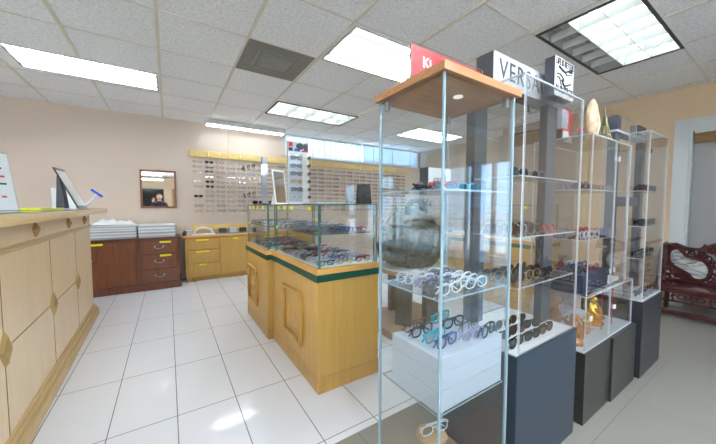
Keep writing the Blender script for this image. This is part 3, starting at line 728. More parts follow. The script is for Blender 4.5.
# ------------------------------------------------------------------ eyeglasses
def rim_pts(cx, cz, hw, hh, n, ex=2.6, y=0., drop=0.):
    out = []
    for i in range(n):
        a = 2*PI*i/n; c_, s_ = math.cos(a), math.sin(a)
        px = hw*math.copysign(abs(c_)**(2/ex), c_); pz = hh*math.copysign(abs(s_)**(2/ex), s_)
        if drop and s_ < 0: px *= 1-drop*abs(s_)
        out.append((cx+px, y, cz+pz))
    return out
def glasses_parts(r, mode, hw=.0245, hh=.018, ex=2.6, drop=0., seg=14, tn=4):
    """returns dict of MB: front, lenses (two), temples (two). The pair rests on z = 0, front along x, facing -y."""
    cz = hh+r; P = {}
    f = MB()
    for s in (-1, 1): f.tube(rim_pts(s*.033, cz, hw, hh, seg, ex, 0, drop), r, tn, closed=True)
    f.tube([(-.033+hw, 0, cz+.004), (0, -.002, cz+.008), (.033-hw, 0, cz+.004)], r*.95, tn)
    for s in (-1, 1): f.tube([(s*(.033+hw*.94), 0, cz+hh*.55), (s*.064, .004, cz+hh*.55)], r*1.1, tn)
    P['front'] = f
    P['lens'] = []
    for s in (-1, 1):
        l = MB(); pts = rim_pts(s*.033, cz, hw-r*.2, hh-r*.2, seg, ex, 0, drop)
        n = len(pts); l.add([(p[0], -.0006, p[2]) for p in pts]+[(p[0], .0006, p[2]) for p in pts], [tuple(range(n)), tuple(range(n, 2*n))[::-1]]+[(i, (i+1) % n, n+(i+1) % n, n+i) for i in range(n)])
        P['lens'].append(l)
    P['temple'] = []
    zh = cz+hh*.55
    for s in (-1, 1):
        tpl = MB()
        if mode == 'open': pts = [(s*.064, .004, zh), (s*.066, .05, zh), (s*.064, .095, zh-.004), (s*.061, .13, r)]
        elif mode == 'wall': pts = [(s*.064, .004, zh), (s*.066, .045, zh), (s*.065, .085, zh-.003)]
        else: pts = [(s*.064, .004, zh), (s*.060, .012+.005*(s > 0), zh-.002), (s*-.02, .016+.006*(s > 0), zh-.006), (s*-.056, .013+.006*(s > 0), r+.002)]
        tpl.tube(pts, r*.9, tn, flat=1.3)
        P['temple'].append(tpl)
    return P
MESHC = {}
def gl_mesh(fr, ln, r, mode, **kw):
    key = (fr, ln, r, mode, tuple(sorted(kw.items())))
    if key not in MESHC:
        P = glasses_parts(r, mode, **kw); m = MB()
        m.add(P['front'].v, P['front'].f, 0)
        for l in P['lens']: m.add(l.v, l.f, 1)
        for l in P['temple']: m.add(l.v, l.f, 0)
        MESHC[key] = m.mesh('eyeglasses', [M[fr], M[ln]])
    return MESHC[key]
PROTO = {}
def put(name, mesh, loc, rz, label, cat, group, rx=0., sc_=1.):
    k = (name, mesh.name)
    if k not in PROTO:
        o = bpy.data.objects.new(name, mesh); COL.objects.link(o); PROTO[k] = o
    else:
        o = PROTO[k].copy(); COL.objects.link(o)
    o.location = loc; o.rotation_euler = (rx, 0, rz); o.scale = (sc_,)*3
    tag(o, label, cat, group); return o

FRN = {'fr_black': 'black', 'fr_brown': 'tortoise', 'fr_teal': 'teal', 'fr_blue': 'blue', 'fr_lilac': 'lilac', 'fr_grey': 'smoky grey', 'fr_clear': 'clear', 'fr_gold': 'gold wire', 'fr_steel': 'dark wire', 'fr_red': 'red'}
# wall of frames: columns counted from the mirror end of the rail, rows from the top
NC, NR = 27, 11
for c in range(NC):
    x = .41+.166*c
    o = MB().box((x-.003, YB-.012, 1.02), (x+.003, YB-.006, 1.965)).box((x-.010, YB-.048, 1.985), (x+.010, YB-.030, 2.045), bev=.003).build('hanging_rod', M['rodc'])
    tag(o, 'clear rod with white hook, %s from the mirror end of the long rail' % ORD[c], 'display rod', 'rods under the long rail')
    for r_ in range(NR):
        z = 1.875-.078*r_
        if c == 0 and r_ in (3, 6, 8): continue
        if c == 1 and r_ < 6:
            fr, ln, rr, kw = 'fr_black', ('lensd' if r_ != 4 else 'lensb'), .0024, dict(hw=.027, hh=.020, ex=2.3, drop=.25); nm = 'sunglasses'
        elif c == 0 and r_ == 7:
            fr, ln, rr, kw = 'fr_black', 'lensd', .0028, dict(hw=.027, hh=.019, ex=2.6); nm = 'sunglasses'
        else:
            fr = random.choice(['fr_steel', 'fr_black', 'fr_brown', 'fr_steel', 'fr_steel', 'fr_gold', 'fr_black', 'fr_red' if random.random() < .2 else 'fr_brown']); ln = 'lens'
            rr = .0026 if fr in ('fr_steel', 'fr_gold') else .0035; kw = random.choice([dict(), dict(hh=.015), dict(hh=.020, ex=2.2)]); nm = 'eyeglass_frame'
        put(nm, gl_mesh(fr, ln, rr, 'wall', **kw), (x+random.uniform(-.006, .006), YB-.13, z-.02), random.uniform(-.06, .06),
            '%s %s on wall rod %d from the mirror side, row %d from top' % (FRN[fr], 'sunglasses' if nm == 'sunglasses' else 'eyeglass frame', c+1, r_+1), 'sunglasses' if nm == 'sunglasses' else 'eyeglass frame',
            'frames hung on the back wall')

# ------------------------------------------------------------------ centre glass counter
def counter(x0, x1, y0, y1, lab, panels, top=.705):
    t = thing('display_counter', lab, 'display counter', ((x0+x1)/2, (y0+y1)/2, 0))
    MB().box((x0, y0, .10), (x1, y1, top), bev=.002).build('body', M['yellow'], t)
    MB().box((x0-.003, y0-.003, 0), (x1+.003, y1+.003, .10), bev=.002).build('plinth', M['yellow2'], t)
    MB().box((x0-.012, y0-.012, top), (x1+.012, y1+.012, top+.045), bev=.003).build('green_band', M['green'], t)
    MB().box((x0-.012, y0-.012, top+.045), (x1+.012, y1+.012, top+.08), bev=.003).build('rim', M['yellowx'], t)
    for ya, yb in panels:
        z0, z1 = .20, .575; w = .030; m = MB()
        for lo, hi in (((ya, z0), (yb, z0+w)), ((ya, z1-w), (yb, z1)), ((ya, z0+w), (ya+w, z1-w)), ((yb-w, z0+w), (yb, z1-w))):
            m.box((x0-.026, lo[0], lo[1]), (x0, hi[0], hi[1]), bev=.009)
        m.build('panel_frame', M['yellow2'], t)
        m = MB(); diamond(m, (ya+yb)/2, .39, .06, .085, x0, .03)
        m.v = [(2*x0-v[0], v[1], v[2]) for v in m.v]; m.build('diamond_ornament', M['yellow2'], t)
    # glass box
    gz0, gz1 = top+.08, 1.178; a = .006; X0, X1, Y0, Y1 = x0+.01, x1-.005, y0+.012, y1-.012
    for nm, lo, hi in (('glass_panel', (X0, Y0, gz0), (X0+a, Y1, gz1)), ('glass_panel', (X1-a, Y0, gz0), (X1, Y1, gz1)), ('glass_panel', (X0+a, Y0, gz0), (X1-a, Y0+a, gz1)), ('glass_panel', (X0+a, Y1-a, gz0), (X1-a, Y1, gz1)), ('glass_top', (X0-.003, Y0-.003, gz1), (X1+.003, Y1+.003, gz1+.008))):
        MB().pane(lo, hi).build(nm, [M['glassc'], M['edged']], t)
    MB().pane((X0+.012, Y0+.05, .985), (X1-.012, Y1-.01, .991)).build('glass_shelf', [M['glassc'], M['edged']], t)
    for x in (X0+.012, X1-.02):
        for y in (Y0+.008, Y1-.02):
            m = MB().box((x, y, gz0), (x+.008, y+.008, gz1)); m.build('corner_post', M['edged'], t)
    MB().box((X0+.01, Y0+.01, gz0-.002), (X1-.01, Y1-.01, gz0+.004)).build('deck_liner', plain('pale_green_liner', rgb(226, 234, 228), .7), t)
    m = MB()
    for yy in (Y0+.10, Y1-.45, Y1-.3, Y1-.15): m.box((X0-.002, yy, gz1-.035), (X0-.0005, yy+.05, gz1-.008))
    m.box((X0-.002, Y1-.10, .985), (X0-.0005, Y1-.06, 1.01))
    for k, f in enumerate(range(0)): pass
    # separate sticky tags
    b = len(m.f)//6
    for q in range(b):
        mm = MB(); mm.v = m.v[q*8:(q+1)*8]; mm.f = [tuple(i-q*8 for i in ff) for ff in m.f[q*6:(q+1)*6]]; mm.m = [0]*6
        mm.build('yellow_tag', M['ytape'], t)
    return gz0+.004, (X0, X1, Y0, Y1)
dz, bx1 = counter(.75, 1.21, 1.605, 2.505, 'honey oak glass counter, the nearer section with dark green band', [(1.85, 2.22)])
dz, bx2 = counter(.705, 1.17, 2.532, 3.30, 'honey oak glass counter, the farther stepped section by the cabinets', [(2.86, 3.2)])
dz3, bx3 = counter(3.28, 3.80, 1.56, 3.9, 'honey oak glass counter across the aisle behind the acrylic towers', [(1.75, 2.35), (2.6, 3.3)])
cols = ['fr_steel', 'fr_black', 'fr_lilac', 'fr_clear', 'fr_grey', 'fr_clear', 'fr_blue', 'fr_grey', 'fr_red', 'fr_gold', 'fr_clear', 'fr_steel', 'fr_black', 'fr_clear', 'fr_lilac', 'fr_clear', 'fr_brown', 'fr_blue', 'fr_grey']
def fill(bx, z, pitch, labwhere, y_off=.05):
    X0, X1, Y0, Y1 = bx; y = Y0+y_off; r_ = 0
    while y < Y1-.045:
        for k in range(3):
            fr = random.choice(cols)
            put('eyeglasses', gl_mesh(fr, 'lens', (.0022 if fr in ('fr_steel', 'fr_gold') else .0027), 'folded', **random.choice([dict(), dict(hh=.016), dict(hh=.020, ex=2.2)])),
                (X0+.078+.142*k+random.uniform(-.003, .003), y+random.uniform(-.004, .004), z), random.uniform(-.07, .07),
                '%s eyeglasses %s, row %d, %s across' % (FRN[fr], labwhere, r_+1, ORD[k]), 'eyeglasses', 'eyeglasses in the glass counter')
        y += pitch; r_ += 1
fill(bx1, dz, .055, 'on the deck of the nearer glass counter')
fill(bx1, .9915, .056, 'on the glass shelf of the nearer counter', .09)
fill(bx2, dz, .057, 'on the deck of the farther counter section')
fill(bx2, .9915, .058, 'on the glass shelf of the farther section', .09)

# things on the counter top
TOPZ = 1.1875
t = thing('frame_tower', 'grey post display with arms of dark sunglasses on the glass counter', 'display stand', (.80, 2.93, TOPZ))
MB().box((-.022, -.022, 0), (.022, .022, .46), bev=.003).build('post', M['papergb'], t, local=True)
MB().box((-.045, -.07, 0), (.045, .07, .010), bev=.003).build('base', M['char'], t, local=True)
for z in (.28, .06): MB().box((-.035, -.026, z), (.03, -.022, z+.11), bev=.002).build('side_pad', M['metal'], t, local=True)
for z, n_ in ((.345, 4), (.085, 3)):
    for k in range(1): MB().tube([(-.02, -.02, z-.01), (-.20, .05, z-.06)], .006, 6).build('arm', M['metal'], t, local=True)
for q, (z, n_) in enumerate(((.30, 3), (.04, 3))):
    for k in range(n_):
        put('sunglasses', gl_mesh('fr_brown' if (k+q) % 2 else 'fr_black', 'lensb' if (k+q) % 2 else 'lensd', .0028, 'folded', hw=.028, hh=.020), (.80-.085-.045*k, 2.95+.012*k, TOPZ+z+.047-.012*k), PI/2-.25,
            '%s sunglasses on the %s arm of the grey post display' % (ORD[k], 'upper' if q == 0 else 'lower'), 'sunglasses', 'sunglasses on the post display')
t = thing('eyewear_display', 'tall white counter display with photo header and six frames', 'display stand', (1.135, 2.9, TOPZ))
MB().box((-.10, 0, 0), (.125, .04, .645), bev=.004).build('board', plain('pale_grey_display', rgb(206, 208, 206), .4), t, local=True)
MB().box((-.10, -.07, 0), (.125, .0, .012), bev=.003).build('base', M['white'], t, local=True)
MB().box((-.095, -.003, .545), (.12, .0, .64)).build('header_photo', [M['papergb']], t, local=True)
m = MB()
m.box((-.09, -.0045, .59), (-.05, -.003, .635), mi=0).ball((.03, -.004, .60), (.045, .0015, .034), mi=1).box((-.03, -.0045, .548), (.03, -.003, .575), mi=2).box((.07, -.0045, .56), (.115, -.003, .63), mi=1).box((-.09, -.0045, .548), (-.05, -.003, .58), mi=3).box((.045, -.0045, .548), (.12, -.003, .562), mi=0)
m.build('header_print', [M['red'], M['char'], M['fr_blue'], M['jeans']], t, local=True)
MB().box((-.09, -.004, .03), (.05, 0, .525)).build('mirror_strip', plain('light_blue_strip', rgb(196, 206, 216), .1, metal=.3), t, local=True)
for k in range(6):
    z = TOPZ+.455-.08*k; fr = ['fr_black', 'fr_steel', 'fr_brown', 'fr_gold', 'fr_black', 'fr_clear'][k]
    put('eyeglasses', gl_mesh(fr, 'lens', .0024, 'folded', hw=.026, hh=.021, ex=2.1), (1.115, 2.872, z), 0, '%s eyeglasses on the white photo header display, %s down' % (FRN[fr], ORD[k]), 'eyeglasses', 'frames on the white display')
    put('sunglasses', gl_mesh('fr_brown', 'lensb' if k % 2 else 'lensg', .0024, 'folded', hw=.024, hh=.018), (1.235, 2.825, z), 1.35, 'brown sunglasses on the display edge turned sideways, %s down' % ORD[k], 'sunglasses', 'frames on the white display')
t = thing('table_mirror', 'tilted white-edged table mirror standing on the glass counter', 'mirror', (.885, 2.66, TOPZ), math.radians(25))
m = MB().box((-.075, 0, 0), (.075, .008, .32), bev=.004); lm = Matrix.Rotation(math.radians(-8), 4, 'X'); m.v = [tuple(lm @ Vector(v)) for v in m.v]; m.build('frame', M['white'], t, local=True)
m = MB().box((-.062, -.002, .015), (.062, .001, .305)); m.v = [tuple(lm @ Vector(v)) for v in m.v]; m.build('mirror_glass', M['mirror'], t, local=True)
MB().prism([(.0, 0), (.11, 0), (.06, .16), (.03, .16)], 0, -.03, .03).build('stand', M['white'], t, local=True)
t = thing('tent_sign', 'black slanted tent card on the near end of the glass counter', 'sign', (1.150, 1.69, TOPZ), math.radians(-12))
MB().prism([(-.03, 0), (.05, 0), (.025, .135), (.012, .135)], 0, -.045, .045).build('card', M['black'], t, local=True)
o = MB().box((-.15, -.12, 0), (.15, .12, .012), bev=.003).build('flat_tray', M['paperg'], None, local=True); o.location = (1.04, 2.05, TOPZ); o.rotation_euler = (0, 0, .05); tag(o, 'pale flat tray lying on top of the glass counter', 'tray')
t = thing('clear_holder', 'clear upright leaflet holder behind the black tent card', 'holder', (1.135, 1.86, TOPZ))
MB().pane((-.04, 0, 0), (.04, .004, .14)).build('acrylic_sheet', [M['acryl'], M['edgea']], t, local=True)
MB().box((-.036, .005, .02), (.036, .007, .13)).build('leaflet', M['paperg'], t, local=True)
MB().box((-.04, -.03, 0), (.04, .03, .004)).build('foot', M['fr_clear'], t, local=True)
for k in range(3):
    put('sunglasses', gl_mesh(['fr_red', 'fr_black', 'fr_steel'][k], 'lensd', .0028, 'folded', hw=.027, hh=.019), (1.30, 3.07, 1.02+.0*k) if False else (.80+.16*k*.0+.0, 3.16, TOPZ+.0) if k == 0 else (.98+.16*(k-1), 3.2, TOPZ), .1,
        '%s sunglasses on the far top of the glass counter' % FRN[['fr_red', 'fr_black', 'fr_steel'][k]], 'sunglasses', 'sunglasses on the counter top')

# ------------------------------------------------------------------ tall glass case
tx0, tx1, ty0, ty1 = .737, 1.138, .640, .967
tc_ = thing('glass_display_case', 'tall narrow glass display case with oak top board', 'display case', ((tx0+tx1)/2, (ty0+ty1)/2, 0))
MB().box((tx0, ty0, 0), (tx1, ty1, .022), bev=.004).build('base', M['boardw'], tc_)
a = .006
for lo, hi in (((tx0, ty0, .022), (tx0+a, ty1, 1.590)), ((tx1-a, ty0, .022), (tx1, ty1, 1.590)), ((tx0+a+.001, ty0, .022), (tx1-a-.001, ty0+a, 1.590)), ((tx0+a+.001, ty1-a, .022), (tx1-a-.001, ty1, 1.590))):
    MB().pane(lo, hi).build('glass_panel', [M['glassc'], M['edgec']], tc_)
tb = MB().box((tx0-.018, ty0-.018, 1.590), (tx1+.022, ty1+.018, 1.618), bev=.003).build('top_board', M['boardw'], tc_)
MB().lathe([(.018, 0), (.018, .004), (.0, .004)], 20, (.945, .75, 1.586)).build('downlight', M['puck'], tb)
for z in (.452, .85, 1.222): MB().pane((tx0+.010, ty0+.010, z), (tx1-.010, ty1-.010, z+.006)).build('glass_shelf', [M['glassc'], M['edgec']], tc_)
for x, y in ((tx0+.01, ty1-.035), (tx1-.03, ty1-.035), (tx1-.03, ty0+.012)):
    MB().box((x, y, 1.553), (x+.018, y+.022, 1.589), bev=.003).build('corner_clamp', M['metal'], tc_)
m = MB()
for x, y in ((tx0+.002, ty0+.0), (tx0+.002, ty1), (tx1-.002, ty0), (tx1-.002, ty1)): m = MB().tube([(x, y-.0 if y == ty0 else y, .06), (x, y, 1.590)], .0055, 6); m.build('corner_strip', M['edgec'], tc_)

# white riser boxes on the low shelf
zt = .459
for k, (h, lab) in enumerate(((.075, 'lowest'), (.065, 'middle'), (.055, 'topmost'))):
    o = B((.752, .654, zt), (1.122, .900, zt+h-.0015), .002).build('white_riser_box', M['riser']); tag(o, '%s of the three white boxes stacked in the tall glass case' % lab, 'box', 'white boxes in the tall case'); zt += h
BZ = zt
t = thing('wooden_riser', 'round brown wooden stand at the bottom of the tall glass case', 'stand', (.808, .735, .023))
MB().lathe([(.05, 0), (.05, .02), (.02, .05), (.018, .24), (.055, .273), (.058, .288)], 28, (0, 0, 0)).build('pedestal', M['tanwood'], t, local=True, smooth=True)
put('eyeglasses', gl_mesh('fr_clear', 'lens', .0022, 'folded'), (.820, .73, .3125), -.2, 'clear eyeglasses on the round wooden stand low in the tall case', 'eyeglasses', 'eyeglasses in the tall case')

# large eyeglasses with parts on the white boxes
def big_glasses(fr, loc, rz, label, lens='lens', mode='folded', **kw):
    r = .0032 if fr not in ('fr_steel', 'fr_gold') else .002
    P = glasses_parts(r, mode, seg=20, tn=6, **kw)
    t = thing('eyeglasses', label, 'eyeglasses', loc, rz, 'eyeglasses in the tall case')
    P['front'].build('frame_front', M[fr], t, local=True, smooth=True)
    for l in P['lens']: l.build('lens', M[lens], t, local=True)
    for l in P['temple']: l.build('temple', M[fr], t, local=True, smooth=True)
    return t
big = [('fr_brown', .845, .865, .0), ('fr_teal', 1.01, .872, .12), ('fr_black', .835, .815, .05), ('fr_black', 1.005, .80, -.03), ('fr_teal', .845, .755, .1), ('fr_steel', 1.035, .74, .06), ('fr_blue', .845, .70, .1), ('fr_lilac', .975, .685, -.05), ('fr_black', 1.058, .673, .2)]
bl = ['brown eyeglasses at the back corner of the white boxes', 'teal eyeglasses at the back of the white boxes', 'black eyeglasses behind the teal pair near the glass side', 'black eyeglasses mid row on the white boxes', 'bright teal and dark eyeglasses near the glass side', 'thin dark eyeglasses behind the front row on white boxes', 'blue eyeglasses in the front row near the case corner', 'lilac eyeglasses in the front row of the white boxes', 'black eyeglasses at the front, beside the slate blue plinth']
kws = [dict(hh=.021, hw=.026), dict(hh=.020, hw=.026), dict(hh=.020), dict(hh=.021, hw=.027, ex=2.2), dict(hh=.02, hw=.026), dict(hh=.022, ex=2.1), dict(hh=.02), dict(hh=.02, ex=2.2), dict(hh=.021)]
for (fr, x, y, rz), lab, kw in zip(big, bl, kws):
    big_glasses(fr, (x, y if y < .874 else .868, BZ+.0005), rz, lab+' in tall case', mode='folded', **kw)
k = 0
for y in (.682, .718, .754, .79, .826, .862, .898):
    for x in (.83, .985):
        k += 1
        fr = ['fr_clear', 'fr_clear', 'fr_grey', 'fr_clear', 'fr_steel', 'fr_clear', 'fr_lilac', 'fr_clear', 'fr_clear', 'fr_steel', 'fr_clear', 'fr_grey', 'fr_clear', 'fr_clear'][k-1]
        put('eyeglasses', gl_mesh(fr, 'lens', .0026, 'folded', hh=.020, hw=.026), (x+random.uniform(-.01, .03), y, .8565), random.uniform(-.08, .08), '%s eyeglasses on the middle shelf of the tall case, %s from the front' % (FRN[fr], ORD[k-1]), 'eyeglasses', 'eyeglasses in the tall case')
for k, (x, y, fr) in enumerate(((.83, .80, 'fr_black'), (.84, .72, 'fr_red'), (.99, .73, 'fr_teal'), (1.05, .80, 'fr_grey'))):
    put('sunglasses', gl_mesh(fr, 'lensd', .0028, 'folded', hw=.027, hh=.014), (x, y, 1.2285), random.uniform(-.15, .15), '%s sunglasses on the high shelf of the tall case' % FRN[fr], 'sunglasses', 'sunglasses in the tall case')
t = thing('shelf_sign', 'small white block sign with dark lowercase lettering inside the tall glass case', 'sign', (.965, .875, 1.2285))
MB().box((.897, .853, 1.2285), (1.035, .900, 1.33), bev=.002).build('block', M['paperg'], t)
MB().box((.8955, .852, 1.2285), (.8968, .900, 1.33)).build('dark_side', M['char'], t)
text('lettering', 'cazal', .040, (.966, .8525, 1.282), FRONT, M['char'], t)
# red sign on the top board
t = thing('brand_sign', 'red sign in a clear holder standing on the oak top board', 'sign', (.95, .80, 1.619))
MB().box((.744, .795, 1.622), (1.150, .803, 1.749)).build('red_card', M['red'], t)
MB().pane((.740, .789, 1.619), (1.154, .793, 1.754)).pane((.740, .805, 1.619), (1.154, .809, 1.754)).build('clear_holder', [M['acryl'], M['edgea']], t)
text('lettering', 'Ki', .054, (.798, .7942, 1.697), FRONT, M['paper'], t, sx=1.0, align='LEFT', bold=.0014)

# ------------------------------------------------------------------ acrylic towers on dark plinths
def plinth(name, x0, x1, y0, y1, z, mat, lab, seam=None):
    t = thing('display_plinth', lab, 'plinth', ((x0+x1)/2, (y0+y1)/2, 0))
    if seam:
        MB().box((x0, y0, 0), (seam, y1, z), bev=.002).build('cabinet_body', mat, t)
        MB().box((seam+.0015, y0+.008-.02, 0), (x1, y1, z-.002), bev=.002).build('cabinet_body', mat, t)
    else:
        MB().box((x0, y0, 0), (x1, y1, z), bev=.002).build('cabinet_body', mat, t)
    return t
P1 = plinth('a', 1.165, 1.725, .612, 1.00, .552, M['base_blue'], 'slate blue display plinth beside the tall glass case')
MB().box((1.178, .626, .552), (1.710, .985, .556)).build('white_deck', M['paper'], P1)
P2 = plinth('b', 1.815, 2.60, .602, .95, .390, M['base_grey'], 'low charcoal display plinth in the middle of the row', seam=2.18)
MB().box((1.822, .612, .390), (2.585, .94, .396)).build('grey_deck', M['paperg'], P2)
P3 = plinth('c', 2.645, 3.12, .572, .92, .525, M['base_dark'], 'dark navy display plinth nearest the carved bench')
MB().box((2.652, .58, .525), (3.113, .91, .534)).build('grey_deck', M['paperg'], P3)

def tower(lab, x0, x1, y0, y1, z0, z1, shelves, split=None, posts=(), lid=True, knobs=()):
    t = thing('acrylic_tower', lab, 'display case', ((x0+x1)/2, (y0+y1)/2, z0)); a = .006; g = .0012
    MM = [M['acryl'], M['edgea']]
    MB().pane((x0, y0, z0), (x0+a, y1, z1)).build('side_panel', MM, t)
    MB().pane((x1-a, y0, z0), (x1, y1, z1)).build('side_panel', MM, t)
    MB().pane((x0+a+g, y1-a, z0), (x1-a-g, y1, z1)).build('back_panel', MM, t)
    MB().pane((x0+a+g, y0+.001, z1-a), (x1-a-g, y1-a-g, z1)).build('top_panel', MM, t)
    if split:
        doors = ((x0+a+g, split-.002, split-.03), (split+.002, x1-a-g, split+.03))
    else: doors = ((x0+a+g+.012, x1-a-g, x0+.03),)
    for xa, xb, kx in doors:
        d = MB().pane((xa, y0, z0+.003), (xb, y0+a, z1-a-g)).build('door', MM, t)
        for f in (.12, .88):
            MB().box((kx-.008, y0-.006, z0+(z1-z0)*f-.014), (kx+.008, y0-.0005, z0+(z1-z0)*f+.014), bev=.002).build('hinge', M['black'] if not split else M['fr_clear'], d)
    for z in shelves: MB().pane((x0+a+.004, y0+.02, z), (x1-a-.004, y1-a-.004, z+.005)).build('shelf', MM, t)
    for px, py, pw, za, zb in posts: MB().box((px-pw/2, py-.03, za), (px+pw/2, py+.03, zb), bev=.002).build('back_post', M['postgrey'], t)
    return t
tower('tall acrylic tower of sunglasses on the slate blue plinth', 1.170, 1.715, .618, .985, .5575, 1.688, (), posts=())
T1 = bpy.data.objects['acrylic_tower']
MM = [M['acryl'], M['edgea']]
for z in (.83, 1.04, 1.29): MB().prism([(1.182, .63), (1.703, .63), (1.703, .715), (1.594, .715), (1.594, .84), (1.182, .84)], 2, z, z+.005, [0, 0]+[1]*6).build('shelf', MM, T1)
MB().box((1.285, .915, .564), (1.385, .965, 1.675), bev=.002).build('back_post', M['postgrey'], T1)
MB().box((1.600, .727, .564), (1.700, .765, 1.675), bev=.002).build('back_post', M['postgrey'], T1)
T2L = thing('acrylic_box', 'low acrylic compartment of figurines on the charcoal plinth', 'display case', (2.2, .75, .397))
x0, x1, y0, y1, z0, z1 = 1.826, 2.580, .612, .935, .397, .690; a = .006; g = .0012
for nm, lo, hi in (('side_panel', (x0, y0, z0), (x0+a, y1, z1)), ('side_panel', (x1-a, y0, z0), (x1, y1, z1)), ('back_panel', (x0+a+g, y1-a, z0), (x1-a-g, y1, z1)), ('top_panel', (x0+a+g, y0, z1-a), (x1-a-g, y1-a-g, z1)), ('door', (x0+a+g, y0, z0+.002), (2.178, y0+a, z1-a-g)), ('door', (2.182, y0, z0+.002), (x1-a-g, y0+a, z1-a-g))):
    d = MB().pane(lo, hi).build(nm, MM, T2L)
    if nm == 'door': MB().box(((lo[0]+.03), y0-.012, z0+.16), ((lo[0]+.055), y0-.0005, z0+.185), bev=.004).build('knob', M['fr_clear'], d)
tower('acrylic tower over the navy boxes in the middle of the row', 1.826, 2.42, .612, .90, .6925, 1.545, (.985, 1.255), split=2.175)
tower('acrylic tower on the dark navy plinth by the bench', 2.655, 3.112, .582, .69, .536, 1.668, (.81, 1.03, 1.27))
T3 = bpy.data.objects['acrylic_tower.002']
for z in (.81, 1.03, 1.27):
    for x in (2.70, 3.06): pass

# H shaped dark frame behind the towers
t = thing('post_stand', 'dark grey upright frame with crossbar between the acrylic towers', 'frame', (2.78, .73, .692))
MB().box((2.455, .705, .6925), (2.545, .745, 1.655), bev=.002).build('post', M['postgrey'], t)
MB().box((3.030, .705, .536), (3.105, .745, 1.655), bev=.002).build('post', M['postgrey'], t)
MB().box((2.546, .712, 1.17), (3.029, .738, 1.235), bev=.002).build('crossbar', M['postgrey'], t)
MB().box((2.44, .695, 1.655), (3.115, .76, 1.668), bev=.002).build('top_board', M['papergb'], t)
m = MB().tube([(2.77, .711, 1.205), (2.77, .704, 1.205)], .012, 12); m.build('bolt', M['metal'], t, smooth=True)

# top signs
t = thing('brand_sign', 'long white block sign with black capitals on top of the slate blue tower', 'sign', (1.43, .78, 1.689))
MB().box((1.158, .745, 1.689), (1.700, .825, 1.822), bev=.002).build('block', M['char'], t)
MB().box((1.1595, .742, 1.690), (1.699, .7455, 1.821)).build('face', M['paperg'], t)
text('lettering', 'VERSACE', .115, (1.440, .7415, 1.755), FRONT, M['char'], t, fit=.485, spacing=1.16)
t = thing('slogan_sign', 'small upright white sign with black slogan and drawn hands at tower end', 'sign', (1.64, .68, 1.689))
MB().box((1.520, .668, 1.689), (1.712, .712, 1.868), bev=.002).build('block', M['char'], t)
MB().box((1.521, .6655, 1.690), (1.711, .668, 1.867)).build('face', M['paper'], t)
text('lettering', 'LIFE IS BETTER', .040, (1.616, .665, 1.846), FRONT, M['black'], t, fit=.176, bold=.0005)
text('lettering', 'IN PRODIGES', .046, (1.616, .665, 1.722), FRONT, M['black'], t, fit=.172, bold=.0006)
m = MB()
def stroke(pts, r): m.tube([(x-.012, .665, z-.026) for x, z in pts], r, 5)
stroke([(1.565, 1.850), (1.60, 1.840), (1.63, 1.836), (1.66, 1.848), (1.70, 1.850)], .005); stroke([(1.63, 1.836), (1.645, 1.825), (1.67, 1.832), (1.70, 1.838)], .003); stroke([(1.65, 1.848), (1.675, 1.856), (1.705, 1.860)], .003)
stroke([(1.55, 1.815), (1.58, 1.818), (1.605, 1.808), (1.62, 1.795)], .003); stroke([(1.55, 1.80), (1.575, 1.80), (1.585, 1.778), (1.60, 1.77)], .003)
stroke([(1.595, 1.795), (1.62, 1.772), (1.65, 1.778), (1.69, 1.792)], .005); stroke([(1.62, 1.772), (1.64, 1.762), (1.665, 1.770)], .003)
m.build('hand_drawing', M['black'], t)
# red box displays on the middle tower
def redbox(x, y, w, h, lab, face, txt=None):
    t = thing('logo_display', lab, 'sign', (x+w/2, y, 1.546))
    MB().box((x, y, 1.546), (x+w, y+.07, 1.60), bev=.002).build('stand', M['char'], t)
    MB().box((x+.01, y-.0025, 1.55), (x+w-.005, y, 1.592)).build('white_plate', M['paper'], t)
    MB().box((x, y-.004, 1.600), (x+w, y+.06, 1.590)).build('red_strip', M['red'], t)
    MB().box((x+.004, y+.004, 1.590), (x+w-.004, y+.05, 1.590+h), bev=.002).build('panel', face, t)
    if txt:
        MB().box((x+w-.003, y+.004, 1.590), (x+w+.012, y+.05, 1.590+h*.92)).build('red_edge', M['red'], t)
        for i, ch in enumerate(txt): text('lettering', ch, .05, (x+w*.5, y+.0035, 1.590+h-.03-.036*i), FRONT, M['paper'], t, sx=1.1)
redbox(1.838, .76, .08, .12, 'pale logo block with red strip on the middle acrylic tower', M['papergb'])
redbox(1.945, .80, .12, .155, 'red logo block with white script on the middle acrylic tower', M['red'], 'RB')
t = thing('horn_ornament', 'upright marbled tan horn on top of the middle acrylic tower', 'ornament', (1.97, .668, 1.546))
m = MB().lathe([(.034, 0), (.044, .03), (.048, .08), (.045, .13), (.034, .172), (.018, .200), (.003, .212)], 20, (0, 0, 0), sx=1., sy=.6)
m.v = [(v[0]+.35*(v[2]-.1)**2-.002, v[1], v[2]) for v in m.v]
m.build('horn', M['horn'], t, local=True, smooth=True)
MB().tube([(.042, -.004, .01), (.050, -.012, .07), (.048, -.008, .12), (.034, -.002, .17), (.010, 0, .208)], [.008, .010, .009, .006, .002], 8).build('pale_ridge', M['coral'], t, local=True, smooth=True)
t = thing('spire_figurine', 'slim greenish spire figurine beside the horn', 'figurine', (2.20, .685, 1.546))
m = MB()
for s in (-1, 1):
    for q in (-1, 1): m.tube([(s*.032, q*.032, 0), (s*.020, q*.020, .05), (s*.009, q*.009, .12), (s*.004, q*.004, .16)], [.007, .006, .004, .003], 6)
m.box((-.026, -.026, .045), (.026, .026, .052)).box((-.014, -.014, .10), (.014, .014, .106))
m.build('lattice_legs', M['spire'], t, local=True)
MB().tube([(0, 0, .10), (0, 0, .17), (0, 0, .215)], [.006, .004, .0012], 8).build('needle', M['fr_grey'], t, local=True)
